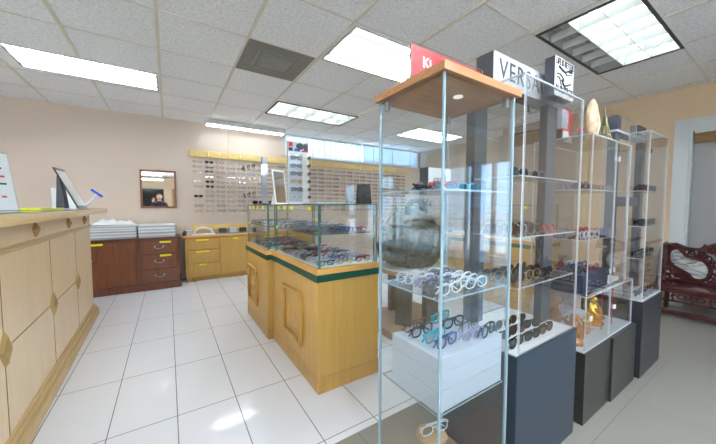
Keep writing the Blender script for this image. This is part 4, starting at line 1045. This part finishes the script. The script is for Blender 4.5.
t = thing('flower_figurine', 'tiny dark figurine with a pink flower by the horn', 'figurine', (2.02, .74, 1.546))
MB().lathe([(.018, 0), (.022, .02), (.012, .05), (.006, .06)], 12, (0, 0, 0)).build('pot', M['jeans'], t, local=True, smooth=True)
MB().ball((0, 0, .065), .018).ball((.012, 0, .055), .012).build('flower', M['pink'], t, local=True, smooth=True)
o = B((2.47, .70, 1.669), (2.535, .755, 1.765), .004).build('block_sign', M['char']); tag(o, 'thick blank dark block standing at the tower end of the grey top board', 'block')
t = thing('block_sign', 'black block sign with a pale line on the bench end of the top board', 'sign', (3.0, .72, 1.669))
MB().box((2.90, .70, 1.669), (3.08, .75, 1.765), bev=.003).build('block', M['black'], t)
MB().box((2.95, .697, 1.712), (3.05, .70, 1.718)).build('printed_line', M['paper'], t)
o = MB().pane((2.60, .70, 1.669), (2.86, .704, 1.765)).build('clear_sign_holder', [M['acryl'], M['edgea']]); tag(o, 'clear empty sign holder between the two dark blocks on the top board', 'sign holder')

# navy boxes and platform
for k in range(3):
    o = B((1.842+.122*k, .638, .6975+.0), (1.842+.122*k+.119, .80, .797), .002).build('navy_box', M['navy']); o.location.z = .6985; tag(o, '%s navy box under glasses in the middle tower, from the slate blue side' % ORD[k], 'box', 'navy boxes in the middle tower')
o = B((2.225, .64, .6985), (2.405, .80, .722), .002).build('white_platform', M['paper']); tag(o, 'small white platform beside the navy boxes in the middle tower', 'platform')

SUNP = [('fr_black', 'lensd', .0028, dict(hw=.028, hh=.020)), ('fr_gold', 'lensg', .0016, dict(hw=.028, hh=.023, ex=2.2, drop=.2)), ('fr_brown', 'lensb', .0028, dict(hw=.028, hh=.022, ex=2.2)), ('fr_black', 'lensg', .0026, dict(hw=.027, hh=.020)), ('fr_steel', 'lensd', .0016, dict(hw=.028, hh=.022, ex=2.2, drop=.2)), ('fr_grey', 'lensv', .0026, dict(hw=.028, hh=.019))]
LN = {'lensd': 'dark', 'lensg': 'green', 'lensb': 'amber', 'lensv': 'violet', 'lens': 'clear'}
def shelf_row(xs_, ys_, z, where, group, kinds=SUNP, name='sunglasses', cat='sunglasses', jit=.1, tilt=0.):
    n = 0
    for j, y in enumerate(ys_):
        for i, x in enumerate(xs_):
            fr, ln, r, kw = random.choice(kinds); n += 1
            put(name, gl_mesh(fr, ln, r, 'folded', **kw), (x, y, z), random.uniform(-jit, jit), '%s %s %s, row %d, %s along' % (FRN[fr], cat, where, j+1, ORD[i]), cat, group, rx=tilt)
X4 = (1.255, 1.385, 1.515, 1.640)
X4 = [1.26, 1.402, 1.544]
shelf_row([1.256, 1.390, 1.522], (.665, .735, .805), .5575, 'on the white deck of the slate blue plinth', 'sunglasses in the slate blue tower', jit=.22)
shelf_row([1.256, 1.390, 1.522], (.672, .735, .795), .8355, 'on the lowest shelf of the slate blue tower', 'sunglasses in the slate blue tower')
shelf_row([1.256, 1.390, 1.522], (.672, .735, .795), 1.0455, 'on the middle shelf of the slate blue tower', 'sunglasses in the slate blue tower', kinds=SUNP+[('fr_clear', 'lens', .0024, {}), ('fr_red', 'lens', .0024, {})])
shelf_row([1.30, 1.47], (.70,), 1.2955, 'on the high shelf of the slate blue tower', 'sunglasses in the slate blue tower')
CLR = [('fr_clear', 'lens', .0024, dict(hh=.02)), ('fr_blue', 'lens', .0024, dict(hh=.02)), ('fr_black', 'lens', .0024, dict(hh=.02)), ('fr_steel', 'lens', .0017, {}), ('fr_grey', 'lens', .0024, {}), ('fr_red', 'lens', .0024, {}), ('fr_blue', 'lensv', .0024, {})]
shelf_row([1.918, 2.062], (.665, .72, .775), .7985, 'on the navy boxes of the middle tower', 'eyeglasses in the middle tower', CLR, 'eyeglasses', 'eyeglasses')
shelf_row([2.315], (.68, .75), .7235, 'on the small white platform', 'eyeglasses in the middle tower', CLR, 'eyeglasses', 'eyeglasses')
shelf_row([1.915, 2.060, 2.205, 2.345], (.665, .715, .765, .82), .9905, 'on the lower shelf of the middle tower', 'eyeglasses in the middle tower', CLR, 'eyeglasses', 'eyeglasses')
shelf_row([1.915, 2.060, 2.205, 2.345], (.68, .76), 1.2605, 'on the upper shelf of the middle tower', 'eyeglasses in the middle tower', CLR, 'eyeglasses', 'eyeglasses')
for z, nm in ((.8155, 'low'), (1.0355, 'middle'), (1.2755, 'high')):
    shelf_row([2.745, 2.89, 3.025], (.632, ) if nm == 'high' else (.625, .655), z, 'on the %s shelf of the navy plinth tower' % nm, 'sunglasses in the navy tower', jit=.04)
shelf_row([2.76, 2.90, 3.03], (.63,), .5365, 'on the deck of the navy plinth tower', 'sunglasses in the navy tower', jit=.04)

# figurines in the low compartment
t = thing('seated_figurine', 'gilded seated figurine in the low acrylic compartment', 'figurine', (2.33, .74, .3975))
m = MB().lathe([(.055, 0), (.058, .012), (.045, .022), (.05, .034)], 20, (0, 0, 0))
m.build('lotus_base', M['gold'], t, local=True, smooth=True)
m = MB().ball((0, 0, .058), (.056, .042, .026), n=16, m=10).ball((0, .004, .098), (.036, .028, .044), n=16, m=10).ball((0, 0, .158), (.022, .022, .026), n=14, m=10).ball((0, .002, .184), (.012, .012, .014), n=10, m=8)
for s in (-1, 1):
    m.tube([(s*.034, .002, .125), (s*.050, -.012, .096), (s*.036, -.034, .074), (s*.008, -.042, .070)], [.012, .012, .010, .008], 8)
    m.tube([(s*.018, 0, .062), (s*.056, -.018, .050), (s*.02, -.044, .046), (-s*.014, -.046, .048)], [.02, .018, .014, .010], 8)
    m.ball((s*.022, 0, .155), (.005, .006, .013), n=8, m=6)
m.build('body', M['gold'], t, local=True, smooth=True)
m = MB().tube([(.06*math.cos(a), .028, .14+.075*math.sin(a)) for a in [PI*(-.15+1.3*i/14) for i in range(15)]], .007, 6); m.build('halo', M['gold'], t, local=True, smooth=True)
t = thing('red_stand', 'thin red wire stand around the gilded figurine', 'stand', (2.33, .74, .3975))
m = MB()
for x in (-.085, .085):
    for y in (-.07, .07): m.tube([(x, y, 0), (x, y, .27)], .003, 6)
m.tube([(-.085, -.07, .27), (.085, -.07, .27), (.085, .07, .27), (-.085, .07, .27)], .003, 6, closed=True)
m.build('wire_frame', M['red'], t, local=True)
def carved(loc, h, lab, seed):
    random.seed(seed)
    t = thing('carved_figurine', lab, 'figurine', loc)
    prof = [(.04, 0), (.045, .02*h/.2), (.03, .05*h/.2), (.038, .09*h/.2), (.032, .13*h/.2), (.02, .155*h/.2), (.026, .175*h/.2), (.018, .195*h/.2), (.004, .205*h/.2)]
    m = MB().lathe(prof, 18, (0, 0, 0))
    m.v = [(v[0]*(1+random.uniform(-.18, .18)), v[1]*(1+random.uniform(-.18, .18)), v[2]) for v in m.v]
    m.build('body', M['carve'], t, local=True, smooth=True)
    m = MB()
    for k in range(7):
        a0 = random.uniform(0, 6.3); z_ = random.uniform(.02, h*.8)
        m.tube([(.03*math.cos(a0), .03*math.sin(a0), z_), (.05*math.cos(a0+.4), .05*math.sin(a0+.4), z_+.02), (.04*math.cos(a0+.8), .04*math.sin(a0+.8), z_+.05)], [.010, .009, .004], 6)
    m.build('carved_relief', M['carve'], t, local=True, smooth=True); return t
carved((1.90, .80, .3975), .27, 'tall carved tan wooden figurine in the low acrylic compartment', 3)
carved((1.895, .685, .3975), .17, 'shorter carved wooden figurine near the slate blue plinth', 5)
random.seed(11)
t = thing('driftwood', 'branching piece of tan driftwood on the low compartment deck', 'ornament', (2.09, .69, .3975))
m = MB()
for k in range(9):
    a0 = random.uniform(-.6, 3.4); L_ = random.uniform(.05, .10)
    m.tube([(0, 0, .010), (L_*.5*math.cos(a0), L_*.4*math.sin(a0)*.6, .025+.02*(k % 3)), (L_*math.cos(a0), L_*.6*math.sin(a0), .02+.035*(k % 3))], [.009, .007, .003], 6)
m.build('branch', M['carve'], t, local=True, smooth=True)
t = thing('coral_piece', 'white coral piece on the charcoal plinth behind the carved figurines', 'coral', (1.87, .885, .3975))
m = MB()
for k in range(14):
    a0 = random.uniform(0, 6.3); L_ = random.uniform(.012, .028); z1_ = random.uniform(.10, .26)
    m.tube([(0, 0, .0), (L_*.6*math.cos(a0), L_*.5*math.sin(a0), z1_*.6), (L_*math.cos(a0), L_*math.sin(a0), z1_)], [.010, .008, .005], 6)
m.build('branch', M['coral'], t, local=True, smooth=True)

# ------------------------------------------------------------------ urn with dragons on its stand
ux, uy = 2.0, 2.12
st = thing('urn_stand', 'dark wooden stand with broad legs on a tan plinth board', 'stand', (ux, uy, 0))
MB().box((ux-.40, uy-.36, 0), (ux+.36, uy+.36, .07), bev=.006).build('plinth_board', M['tanwood'], st)
for k, ang in enumerate((PI*1.18, PI*1.52, PI*1.9, PI*.5)):
    lx, ly = ux+.24*math.cos(ang), uy+.24*math.sin(ang)
    mt2 = Matrix.Translation((lx, ly, 0)) @ Matrix.Rotation(ang-PI/2, 4, 'Z')
    m = MB().box((-.075, -.03, .071), (.075, .03, .535), bev=.008, mat=mt2); m.build('leg', M['darkwood'], st)
MB().lathe([(.30, .535), (.315, .545), (.315, .560), (.30, .570)], 36, (ux, uy, 0)).build('top_rim', M['tanwood'], st, smooth=True)
MB().lathe([(.29, .570), (.30, .572), (.30, .586), (.28, .590)], 36, (ux, uy, 0)).build('marble_top', M['paper'], st, smooth=True)
U = thing('stone_urn', 'big grey-green carved stone urn with dragon lid', 'urn', (ux, uy, .591))
random.seed(4)
m = MB().lathe([(.17, 0), (.22, .02)]+[(.22+.095*math.sin(PI/2*min(1, q/12)) if q < 13 else .315-.08*((q-12)/12)**1.6, .02+.365*q/24) for q in range(1, 25)], 72, (0, 0, 0))
from mathutils import noise as _nz
def carve(m, amp, fr): m.v = [tuple(Vector(v)*1.0+Vector((v[0], v[1], 0)).normalized()*amp*(abs(_nz.noise(Vector(v)*fr))*2-.4)) for v in m.v]
carve(m, .032, 14)
m.build('bowl', M['stone'], U, local=True, smooth=True)
m = MB()
for k in range(10):
    a0 = 2*PI*k/10; pts = []
    for i in range(9):
        tt = i/8; a1 = a0+.45*tt; rr = .300+.022*math.sin(tt*PI); pts.append((rr*math.cos(a1), rr*math.sin(a1), .08+.24*tt+.03*math.sin(tt*9+k)))
    m.tube(pts, [.008, .016, .02, .022, .022, .02, .018, .014, .006], 7)
for k in range(18):
    a0 = random.uniform(0, 2*PI); z_ = random.uniform(.08, .30); m.ball((.30*math.cos(a0), .30*math.sin(a0), z_), random.uniform(.018, .034), n=8, m=6)
m.build('carved_relief', M['stone'], U, local=True, smooth=True)
MB().lathe([(.235, .385), (.25, .395), (.25, .41), (.22, .425), (.19, .47), (.14, .52), (.07, .55), (.02, .558)], 40, (0, 0, 0)).build('lid', M['stonel'], U, local=True, smooth=True)
m = MB(); pts = []; rs_ = []
for i in range(40):
    tt = i/39; a0 = -2.6+5.4*tt; rr = .225+.025*math.sin(tt*14)
    pts.append((rr*math.cos(a0), rr*math.sin(a0), .43+.05*math.sin(tt*11)+.03*tt)); rs_.append(.018+.022*math.sin(PI*min(1, tt*1.05)))
m.tube(pts, rs_, 9)
for i in range(2, 38, 2):
    p = Vector(pts[i]); m.tube([p+Vector((0, 0, rs_[i]*.6)), p+Vector((.0, 0, rs_[i]*1.3+.014))], [.011, .002], 5)
m.build('dragon_body', M['stone'], U, local=True, smooth=True)
m = MB().tube([(-.12, -.08, .50), (-.13, -.08, .57), (-.07, -.07, .625), (.03, -.05, .635), (.12, -.03, .60), (.16, -.02, .52), (.17, 0, .45)], [.022, .022, .02, .022, .03, .038, .035], 9)
for k in range(6): a0 = -.6+.35*k; m.tube([(-.05+.05*k, -.05, .60+.02*math.sin(k)), (-.05+.05*k, -.07, .66-.01*(k-3)**2*.6)], [.016, .003], 5)
for k in range(8): m.ball((.13+.02*math.sin(k*2), -.02+.02*math.cos(k*3), .44+.022*k), .024, n=8, m=6)
m.build('loop_handle', M['stone'], U, local=True, smooth=True)
for s, ang in ((1, math.radians(188)), (-1, math.radians(-25))):
    R_ = Matrix.Rotation(ang, 4, 'Z'); m = MB()
    m.tube([(.26, 0, .30), (.33, 0, .36), (.38, 0, .40), (.41, 0, .385)], [.05, .045, .042, .022], 10, mat=R_)
    m.tube([(.37, .02, .42), (.36, .03, .46), (.33, .03, .48)], [.010, .008, .003], 6, mat=R_); m.tube([(.37, -.02, .42), (.36, -.03, .46), (.33, -.03, .48)], [.010, .008, .003], 6, mat=R_)
    m.tube([(.36, 0, .35), (.40, 0, .335), (.43, 0, .33)], [.02, .016, .008], 7, mat=R_)
    m.tube([(.37, .03, .30), (.39, .01, .22), (.36, 0, .12), (.30, 0, .08)], [.018, .026, .024, .016], 8, mat=R_)
    hd = m.build('dragon_head', M['stone'], U, local=True, smooth=True)
    m = MB()
    for q in (-1, 1): m.ball((.385, q*.032, .405), .011, n=8, m=6, mat=R_)
    m.build('eye', plain('amber_eye', rgb(214, 120, 50), .2), hd, local=True, smooth=True)

# ------------------------------------------------------------------ carved bench
bn = thing('carved_bench', 'dark red carved rosewood bench with marble inset back by the doorway', 'bench', (4.65, -.1, 0))
BY0, BY1 = -.95, .90
MB().box((4.40, BY0, .295), (4.86, BY1, .325), bev=.010).build('seat', M['rose'], bn, smooth=True)
m = MB().box((4.415, BY0+.02, .262), (4.84, BY1-.02, .294), bev=.006)
m.box((4.425, BY0+.04, .165), (4.445, BY1-.04, .185), bev=.006)
yy = BY0+.07
while yy < BY1-.1:      # pierced scrollwork of the front apron
    m.tube([(4.435, yy+.055*math.cos(a)*(1-.08*i), .225+.028*math.sin(a)*(1-.06*i)) for i, a in enumerate([.9*q for q in range(9)])], .007, 6)
    m.tube([(4.435, yy+.05, .262), (4.435, yy+.065, .225), (4.435, yy+.05, .185)], .007, 6)
    yy += .13
m.build('apron', M['rose'], bn, smooth=True)
MB().box((4.43, BY0+.05, .03), (4.47, BY1-.05, .075), bev=.01).build('stretcher', M['rose'], bn)
for x in (4.45, 4.82):
    for y in (BY0+.05, BY1-.05):
        MB().tube([(x, y, .262), (x-.01, y, .20), (x+.008, y, .10), (x-.012, y, .02), (x-.03, y, .0)] if x < 4.6 else [(x, y, .262), (x, y, .12), (x, y, 0)], [.038, .034, .026, .030, .02] if x < 4.6 else [.03, .026, .024], 8).build('leg', M['rose'], bn, smooth=True)
mpoly = [(.855, .623), (.831, .679), (.779, .698), (.743, .664), (.707, .619), (.648, .602), (.591, .586), (.551, .544), (.532, .475), (.552, .398), (.598, .364), (.655, .369), (.699, .418), (.751, .451), (.805, .488), (.843, .534)]
mpoly = [(y, z) for y, z in mpoly]
def smooth_poly(P, n=4):
    out = []; N = len(P)
    for i in range(N):
        p0, p1, p2, p3 = (Vector(P[(i+k-1) % N]) for k in range(4))
        for k in range(n):
            t_ = k/n; out.append(tuple(.5*((2*p1)+(p2-p0)*t_+(2*p0-5*p1+4*p2-p3)*t_*t_+(3*p1-p0-3*p2+p3)*t_**3)))
    return out
SP = smooth_poly(mpoly)
random.seed(21)
bk = MB()
def scroll(y, z, r, turns, d, th, x=4.82):
    n_ = int(10*turns)+4
    bk.tube([(x, y+r*(1-.75*i/n_)*math.cos(d*2*PI*turns*i/n_), z+r*(1-.75*i/n_)*math.sin(d*2*PI*turns*i/n_)) for i in range(n_+1)], [th*(1-.5*i/n_) for i in range(n_+1)], 6)
def leafy(y, z, n_=4, r=.05):
    for k in range(n_):
        a0 = random.uniform(0, 2*PI); bk.tube([(4.82, y, z), (4.812, y+r*.5*math.cos(a0), z+r*.5*math.sin(a0)), (4.82, y+r*math.cos(a0+.5), z+r*math.sin(a0+.5))], [.010, .014, .004], 6)
for off in (0, -.74):
    for th_, rr_ in ((.020, 0),):
        bk.tube([(4.815, y+off, z) for y, z in SP], th_, 7, closed=True)
    cy, cz = .69, .53
    for i in range(0, len(SP), 2):
        y, z = SP[i]; n2 = Vector((y-cy, z-cz)).normalized()
        if z+n2.y*.05 > .34: 
            scroll(y+off+n2.x*.045, z+n2.y*.045, random.uniform(.022, .034), 1.2, random.choice((-1, 1)), .010)
    for y, z in ((.60, .66), (.53, .68), (.46, .64), (.57, .72), (.50, .74), (.87, .45), (.80, .41), (.74, .385), (.84, .50), (.48, .36), (.52, .345), (.67, .345)): leafy(y+off, z); scroll(y+off, z, .03, 1.3, 1, .010)
    scroll(.50+off, .70, .055, 1.4, 1, .016); scroll(.86+off, .42, .05, 1.4, -1, .014); scroll(.78+off, .39, .04, 1.3, 1, .013)
bk.tube([(4.82, BY1-.03, .335), (4.82, BY0+.03, .335)], .018, 8)
for y in (.84, .70, .5, .3, .1, -.1, -.3, -.5, -.7, -.9): bk.tube([(4.82, y, .325), (4.82, y-.01, .36), (4.82, y+.012, .40)], .014, 6)
bk.tube([(4.82, .86, .70), (4.82, .78, .735), (4.82, .70, .70), (4.82, .62, .70), (4.82, .52, .76), (4.82, .40, .80), (4.82, .26, .78), (4.82, .12, .72), (4.82, -.02, .70), (4.82, -.2, .76), (4.82, -.34, .80), (4.82, -.48, .77), (4.82, -.62, .70)], .018, 7)
bk.build('backrest', M['rose'], bn, smooth=True)
for off in (0, -.74): MB().prism([(y+off, z) for y, z in SP], 0, 4.815, 4.832).build('marble_panel', M['marble'], bn)
for y in (BY1-.04, BY0+.04):
    m = MB()
    m.tube([(4.82, y, .72), (4.76, y, .745), (4.66, y, .73), (4.58, y, .66), (4.55, y, .60), (4.58, y, .55), (4.63, y, .57), (4.62, y, .62)], [.024, .026, .026, .026, .024, .022, .018, .012], 8)
    m.tube([(4.58, y, .56), (4.53, y, .50), (4.56, y, .43), (4.52, y, .38), (4.50, y, .325)], [.02, .024, .03, .022, .03], 8)
    m.tube([(4.70, y, .72), (4.72, y, .60), (4.68, y, .50), (4.72, y, .40), (4.70, y, .325)], [.014, .018, .022, .018, .022], 8)
    m.build('armrest', M['rose'], bn, smooth=True)

# low table at the far side
lt = thing('low_table', 'low brown wooden table against the shade-darkened wall behind the towers', 'table', (4.5, 2.3, 0))
MB().box((4.15, 1.9, .41), (4.9, 2.9, .45), bev=.006).build('tabletop', M['brown'], lt)
for x in (4.2, 4.83):
    for y in (1.95, 2.83): MB().box((x-.03, y-.03, 0), (x+.03, y+.03, .41), bev=.004).build('leg', M['brownd'], lt)

# ------------------------------------------------------------------ behind the camera: what the small mirror shows
sh = thing('wall_shelf', 'brown wooden shelf unit against the tan wall seen in the small mirror', 'shelf', (.9, YF+.2, 0))
for x in (.2, 1.7): MB().box((x-.02, YF+.02, 0), (x+.02, YF+.38, 2.0), bev=.003).build('side_board', M['tanwood'], sh)
for z in (.05, .6, 1.05, 1.45, 1.98): MB().box((.22, YF+.02, z), (1.68, YF+.38, z+.03), bev=.002).build('shelf_board', M['tanwood'], sh)
MB().box((.22, YF+.014, 0), (1.68, YF+.02, 2.0)).build('back_board', M['boardw'], sh)
for k, (x, c_, nm, lab) in enumerate(((.45, 'bluec', 'vase', 'pale blue vase on the wooden shelf seen in the mirror'), (1.1, 'fr_clear', 'vase', 'white vase on the wooden shelf seen in the mirror'), (1.45, 'fr_grey', 'vase', 'grey vase at the shelf end seen in the mirror'))):
    o = MB().lathe([(.06, 0), (.11, .06), (.13, .16), (.09, .26), (.05, .30), (.07, .33)], 24, (x, YF+.2, 1.481)).build(nm, M[c_], smooth=True); tag(o, lab, 'vase')
for k in range(4):
    o = B((.34+.3*k, YF+.1, 1.081), (.52+.3*k, YF+.3, 1.081+.2+.03*(k % 2)), .004).build('carton', M[['red', 'paper', 'blue', 'ytape'][k]]); tag(o, '%s carton on the middle shelf seen in the mirror' % ['red', 'white', 'blue', 'yellow'][k], 'box', 'cartons on the shelf')
tv = thing('wall_screen', 'dark screen on the tan wall seen in the small mirror', 'screen', (-.9, YF+.03, 1.15))
MB().box((-1.6, YF+.004, 1.15), (-.15, YF+.05, 2.0), bev=.006).build('bezel', M['black'], tv)
MB().box((-1.57, YF+.049, 1.18), (-.18, YF+.052, 1.97)).build('screen', plain('dark_glass_screen', rgb(20, 22, 26), .1), tv)

def person():
    p = thing('person', 'person in a dark jacket raising one hand, seen in the small mirror', 'person', (-.235, -.85, 0))
    J = {'pel': (0, 0, .80), 'abd': (0, -.01, .98), 'che': (0, -.01, 1.14), 'sho': (0, -.01, 1.26), 'nek': (0, 0, 1.335), 'hed': (0, .015, 1.40),
         'hl': (-.09, 0, .76), 'kl': (-.10, .02, .42), 'al': (-.10, -.02, .08), 'fl': (-.11, .13, .035), 'hr': (.09, 0, .76), 'kr': (.10, .02, .42), 'ar': (.10, -.02, .08), 'fr': (.11, .13, .035),
         'sl': (-.17, -.01, 1.26), 'el': (-.27, .06, 1.08), 'wl': (-.17, .13, 1.30), 'sr': (.17, -.01, 1.26), 'er': (.23, .04, 1.02), 'wr': (.20, .22, .98)}
    R = {'pel': .15, 'abd': .135, 'che': .145, 'sho': .09, 'nek': .052, 'hed': .05, 'hl': .09, 'kl': .06, 'al': .045, 'fl': .035, 'hr': .09, 'kr': .06, 'ar': .045, 'fr': .035, 'sl': .065, 'el': .046, 'wl': .030, 'sr': .065, 'er': .046, 'wr': .030}
    E = [('pel', 'abd'), ('abd', 'che'), ('che', 'sho'), ('sho', 'nek'), ('nek', 'hed'), ('pel', 'hl'), ('hl', 'kl'), ('kl', 'al'), ('al', 'fl'), ('pel', 'hr'), ('hr', 'kr'), ('kr', 'ar'), ('ar', 'fr'), ('sho', 'sl'), ('sl', 'el'), ('el', 'wl'), ('sho', 'sr'), ('sr', 'er'), ('er', 'wr')]
    # hands: palm then five fingers
    for s, w, d, up in (('l', Vector(J['wl']), Vector((.25, .1, 1)).normalized(), Vector((1, 0, 0))), ('r', Vector(J['wr']), Vector((-.2, 1, .1)).normalized(), Vector((1, 0, 0)))):
        side = up-d*up.dot(d); side.normalize(); nrm = d.cross(side)
        J['p'+s] = tuple(w+d*.055); R['p'+s] = .027; E.append(('w'+s, 'p'+s))
        for k in range(4):
            off = side*(-.027+.018*k); L_ = (.058, .070, .066, .052)[k]
            J['f%d%s' % (k, s)] = tuple(w+d*.085+off); R['f%d%s' % (k, s)] = .0095; E.append(('p'+s, 'f%d%s' % (k, s)))
            J['g%d%s' % (k, s)] = tuple(w+d*(.085+L_*.55)+off*1.1+nrm*.012); R['g%d%s' % (k, s)] = .0088; E.append(('f%d%s' % (k, s), 'g%d%s' % (k, s)))
            J['h%d%s' % (k, s)] = tuple(w+d*(.085+L_*.95)+off*1.1+nrm*.032); R['h%d%s' % (k, s)] = .0078; E.append(('g%d%s' % (k, s), 'h%d%s' % (k, s)))
        J['t1'+s] = tuple(w+d*.045-side*.036+nrm*.008); R['t1'+s] = .011; E.append(('p'+s, 't1'+s))
        J['t2'+s] = tuple(w+d*.078-side*.052+nrm*.02); R['t2'+s] = .009; E.append(('t1'+s, 't2'+s))
    names = list(J); me = bpy.data.meshes.new('body'); me.from_pydata([J[n] for n in names], [(names.index(a), names.index(b)) for a, b in E], [])
    tmp = bpy.data.objects.new('body_tmp', me); COL.objects.link(tmp)
    md = tmp.modifiers.new('s', 'SKIN')
    for i, n in enumerate(names):
        me.skin_vertices[0].data[i].radius = (R[n], R[n]*(.78 if n in ('pel', 'abd', 'che') else 1)); me.skin_vertices[0].data[i].use_root = (n == 'pel')
    sb = tmp.modifiers.new('u', 'SUBSURF'); sb.levels = 2; sb.render_levels = 2
    bpy.context.view_layer.update()
    em = bpy.data.meshes.new_from_object(tmp.evaluated_get(bpy.context.evaluated_depsgraph_get()))
    bpy.data.objects.remove(tmp)
    # head joined into the same mesh
    bm = bmesh.new(); bm.from_mesh(em)
    g = bmesh.ops.create_uvsphere(bm, u_segments=28, v_segments=20, radius=1)
    hc = Vector((0, .02, 1.47))
    for v in g['verts']:
        x, y, z = v.co
        w = .074*(1-.22*max(0, -z)**1.5); l = .094
        X, Y, Z = x*w, y*l, z*.112
        if y > 0:
            front = y
            Y += .018*math.exp(-((x/.16)**2+((z+.08)/.20)**2))*front            # nose
            Y -= .008*math.exp(-(((abs(x)-.38)/.16)**2+((z-.06)/.10)**2))*front   # eye sockets
            Y += .005*math.exp(-((x/.32)**2+((z+.45)/.07)**2))*front             # lips
            Y += .008*math.exp(-((x/.3)**2+((z+.80)/.16)**2))                    # chin
        v.co = hc+Vector((X, Y, Z))
    bm.to_mesh(em); bm.free()
    em.materials.clear()
    for mm in ('cloth', 'jeans', 'skin', 'black'): em.materials.append(M[mm])
    wl, wr = Vector(J['wl']), Vector(J['wr'])
    for q in em.polygons:
        c_ = q.center; q.use_smooth = True
        hand = min((c_-Vector(J['p'+s])).length for s in 'lr') < .052 or (c_-wl).dot(Vector((.25, .1, 1))) > .02 and (c_-wl).length < .25 and c_.z > 1.31 and c_.x < -.06 and c_.y > .06 or (c_-wr).y > .02
        if hand or (c_.z > 1.318 and abs(c_.x) < .085 and not (c_.z < 1.35 and math.hypot(c_.x, c_.y) > .062)): q.material_index = 2
        elif c_.z < .10: q.material_index = 3
        elif c_.z < .82: q.material_index = 1
    body = bpy.data.objects.new('body', em); COL.objects.link(body); body.parent = p
    MB().tube([(.066*math.cos(a), .004+.064*math.sin(a), 1.326-.012*math.sin(a)) for a in [2*PI*i/28 for i in range(28)]], .017, 8, closed=True, flat=1.2).build('collar', M['cloth'], p, local=True, smooth=True)
    h = MB().ball((0, .008, 1.50), (.082, .095, .100), n=24, m=16)
    keep = [i for i, f in enumerate(h.f) if not (sum(h.v[j][1] for j in f)/len(f) > .045 and sum(h.v[j][2] for j in f)/len(f) < 1.545) and sum(h.v[j][2] for j in f)/len(f) > 1.44]
    h.f = [h.f[i] for i in keep]; h.m = [0]*len(h.f); h.build('hair', M['hair'], p, local=True, smooth=True)
    for s in (-1, 1):
        m = MB().ball((s*.028, .106-.008, 1.477), (.011, .008, .008), n=10, m=8); m.build('eye', M['paper'], p, local=True, smooth=True)
        m = MB().ball((s*.028, .1055, 1.477), (.0055, .002, .0055), n=10, m=6); m.build('iris', M['hair'], p, local=True, smooth=True)
        m = MB().ball((s*.077, .015, 1.468), (.010, .018, .028), n=10, m=8); m.build('ear', M['skin'], p, local=True, smooth=True)
    MB().box((-.022, .112, 1.418), (.022, .1155, 1.424), bev=.001).build('mouth', M['redt'], p, local=True)
    return p
person()

# ------------------------------------------------------------------ camera, light, view
cam = bpy.data.cameras.new('camera'); co = bpy.data.objects.new('camera', cam); COL.objects.link(co)
co.location = (0, 0, 1.17); co.rotation_euler = (math.radians(90-3.1), 0, math.radians(-33.0))
cam.sensor_width = 36; cam.sensor_fit = 'HORIZONTAL'; cam.lens = 292/716*36; cam.clip_start = .02; cam.clip_end = 200
sc.camera = co
w = bpy.data.worlds.new('world'); sc.world = w; w.use_nodes = True
bg = w.node_tree.nodes.get('Background') or w.node_tree.nodes.new('ShaderNodeBackground')
bg.inputs['Color'].default_value = (.50, .75, 1.0, 1); bg.inputs['Strength'].default_value = 4.6
vs = sc.view_settings; vs.view_transform = 'Standard'; vs.look = 'None'; vs.gamma = 1; vs.use_curve_mapping = False; vs.exposure = 1.07
sl = bpy.data.lights.new('sun', 'SUN'); sl.energy = 22; sl.angle = .01; so = bpy.data.objects.new('sun', sl); COL.objects.link(so); so.rotation_euler = (0, math.radians(-32), 0)
sc.cycles.transparent_max_bounces = 64; sc.cycles.max_bounces = 12; sc.cycles.glossy_bounces = 6; sc.cycles.sample_clamp_indirect = 8
dup = {k: v for k, v in LABELS.items() if len(v) > 1}
if dup: print('DUPLICATE LABELS', len(dup), list(dup.items())[:6])
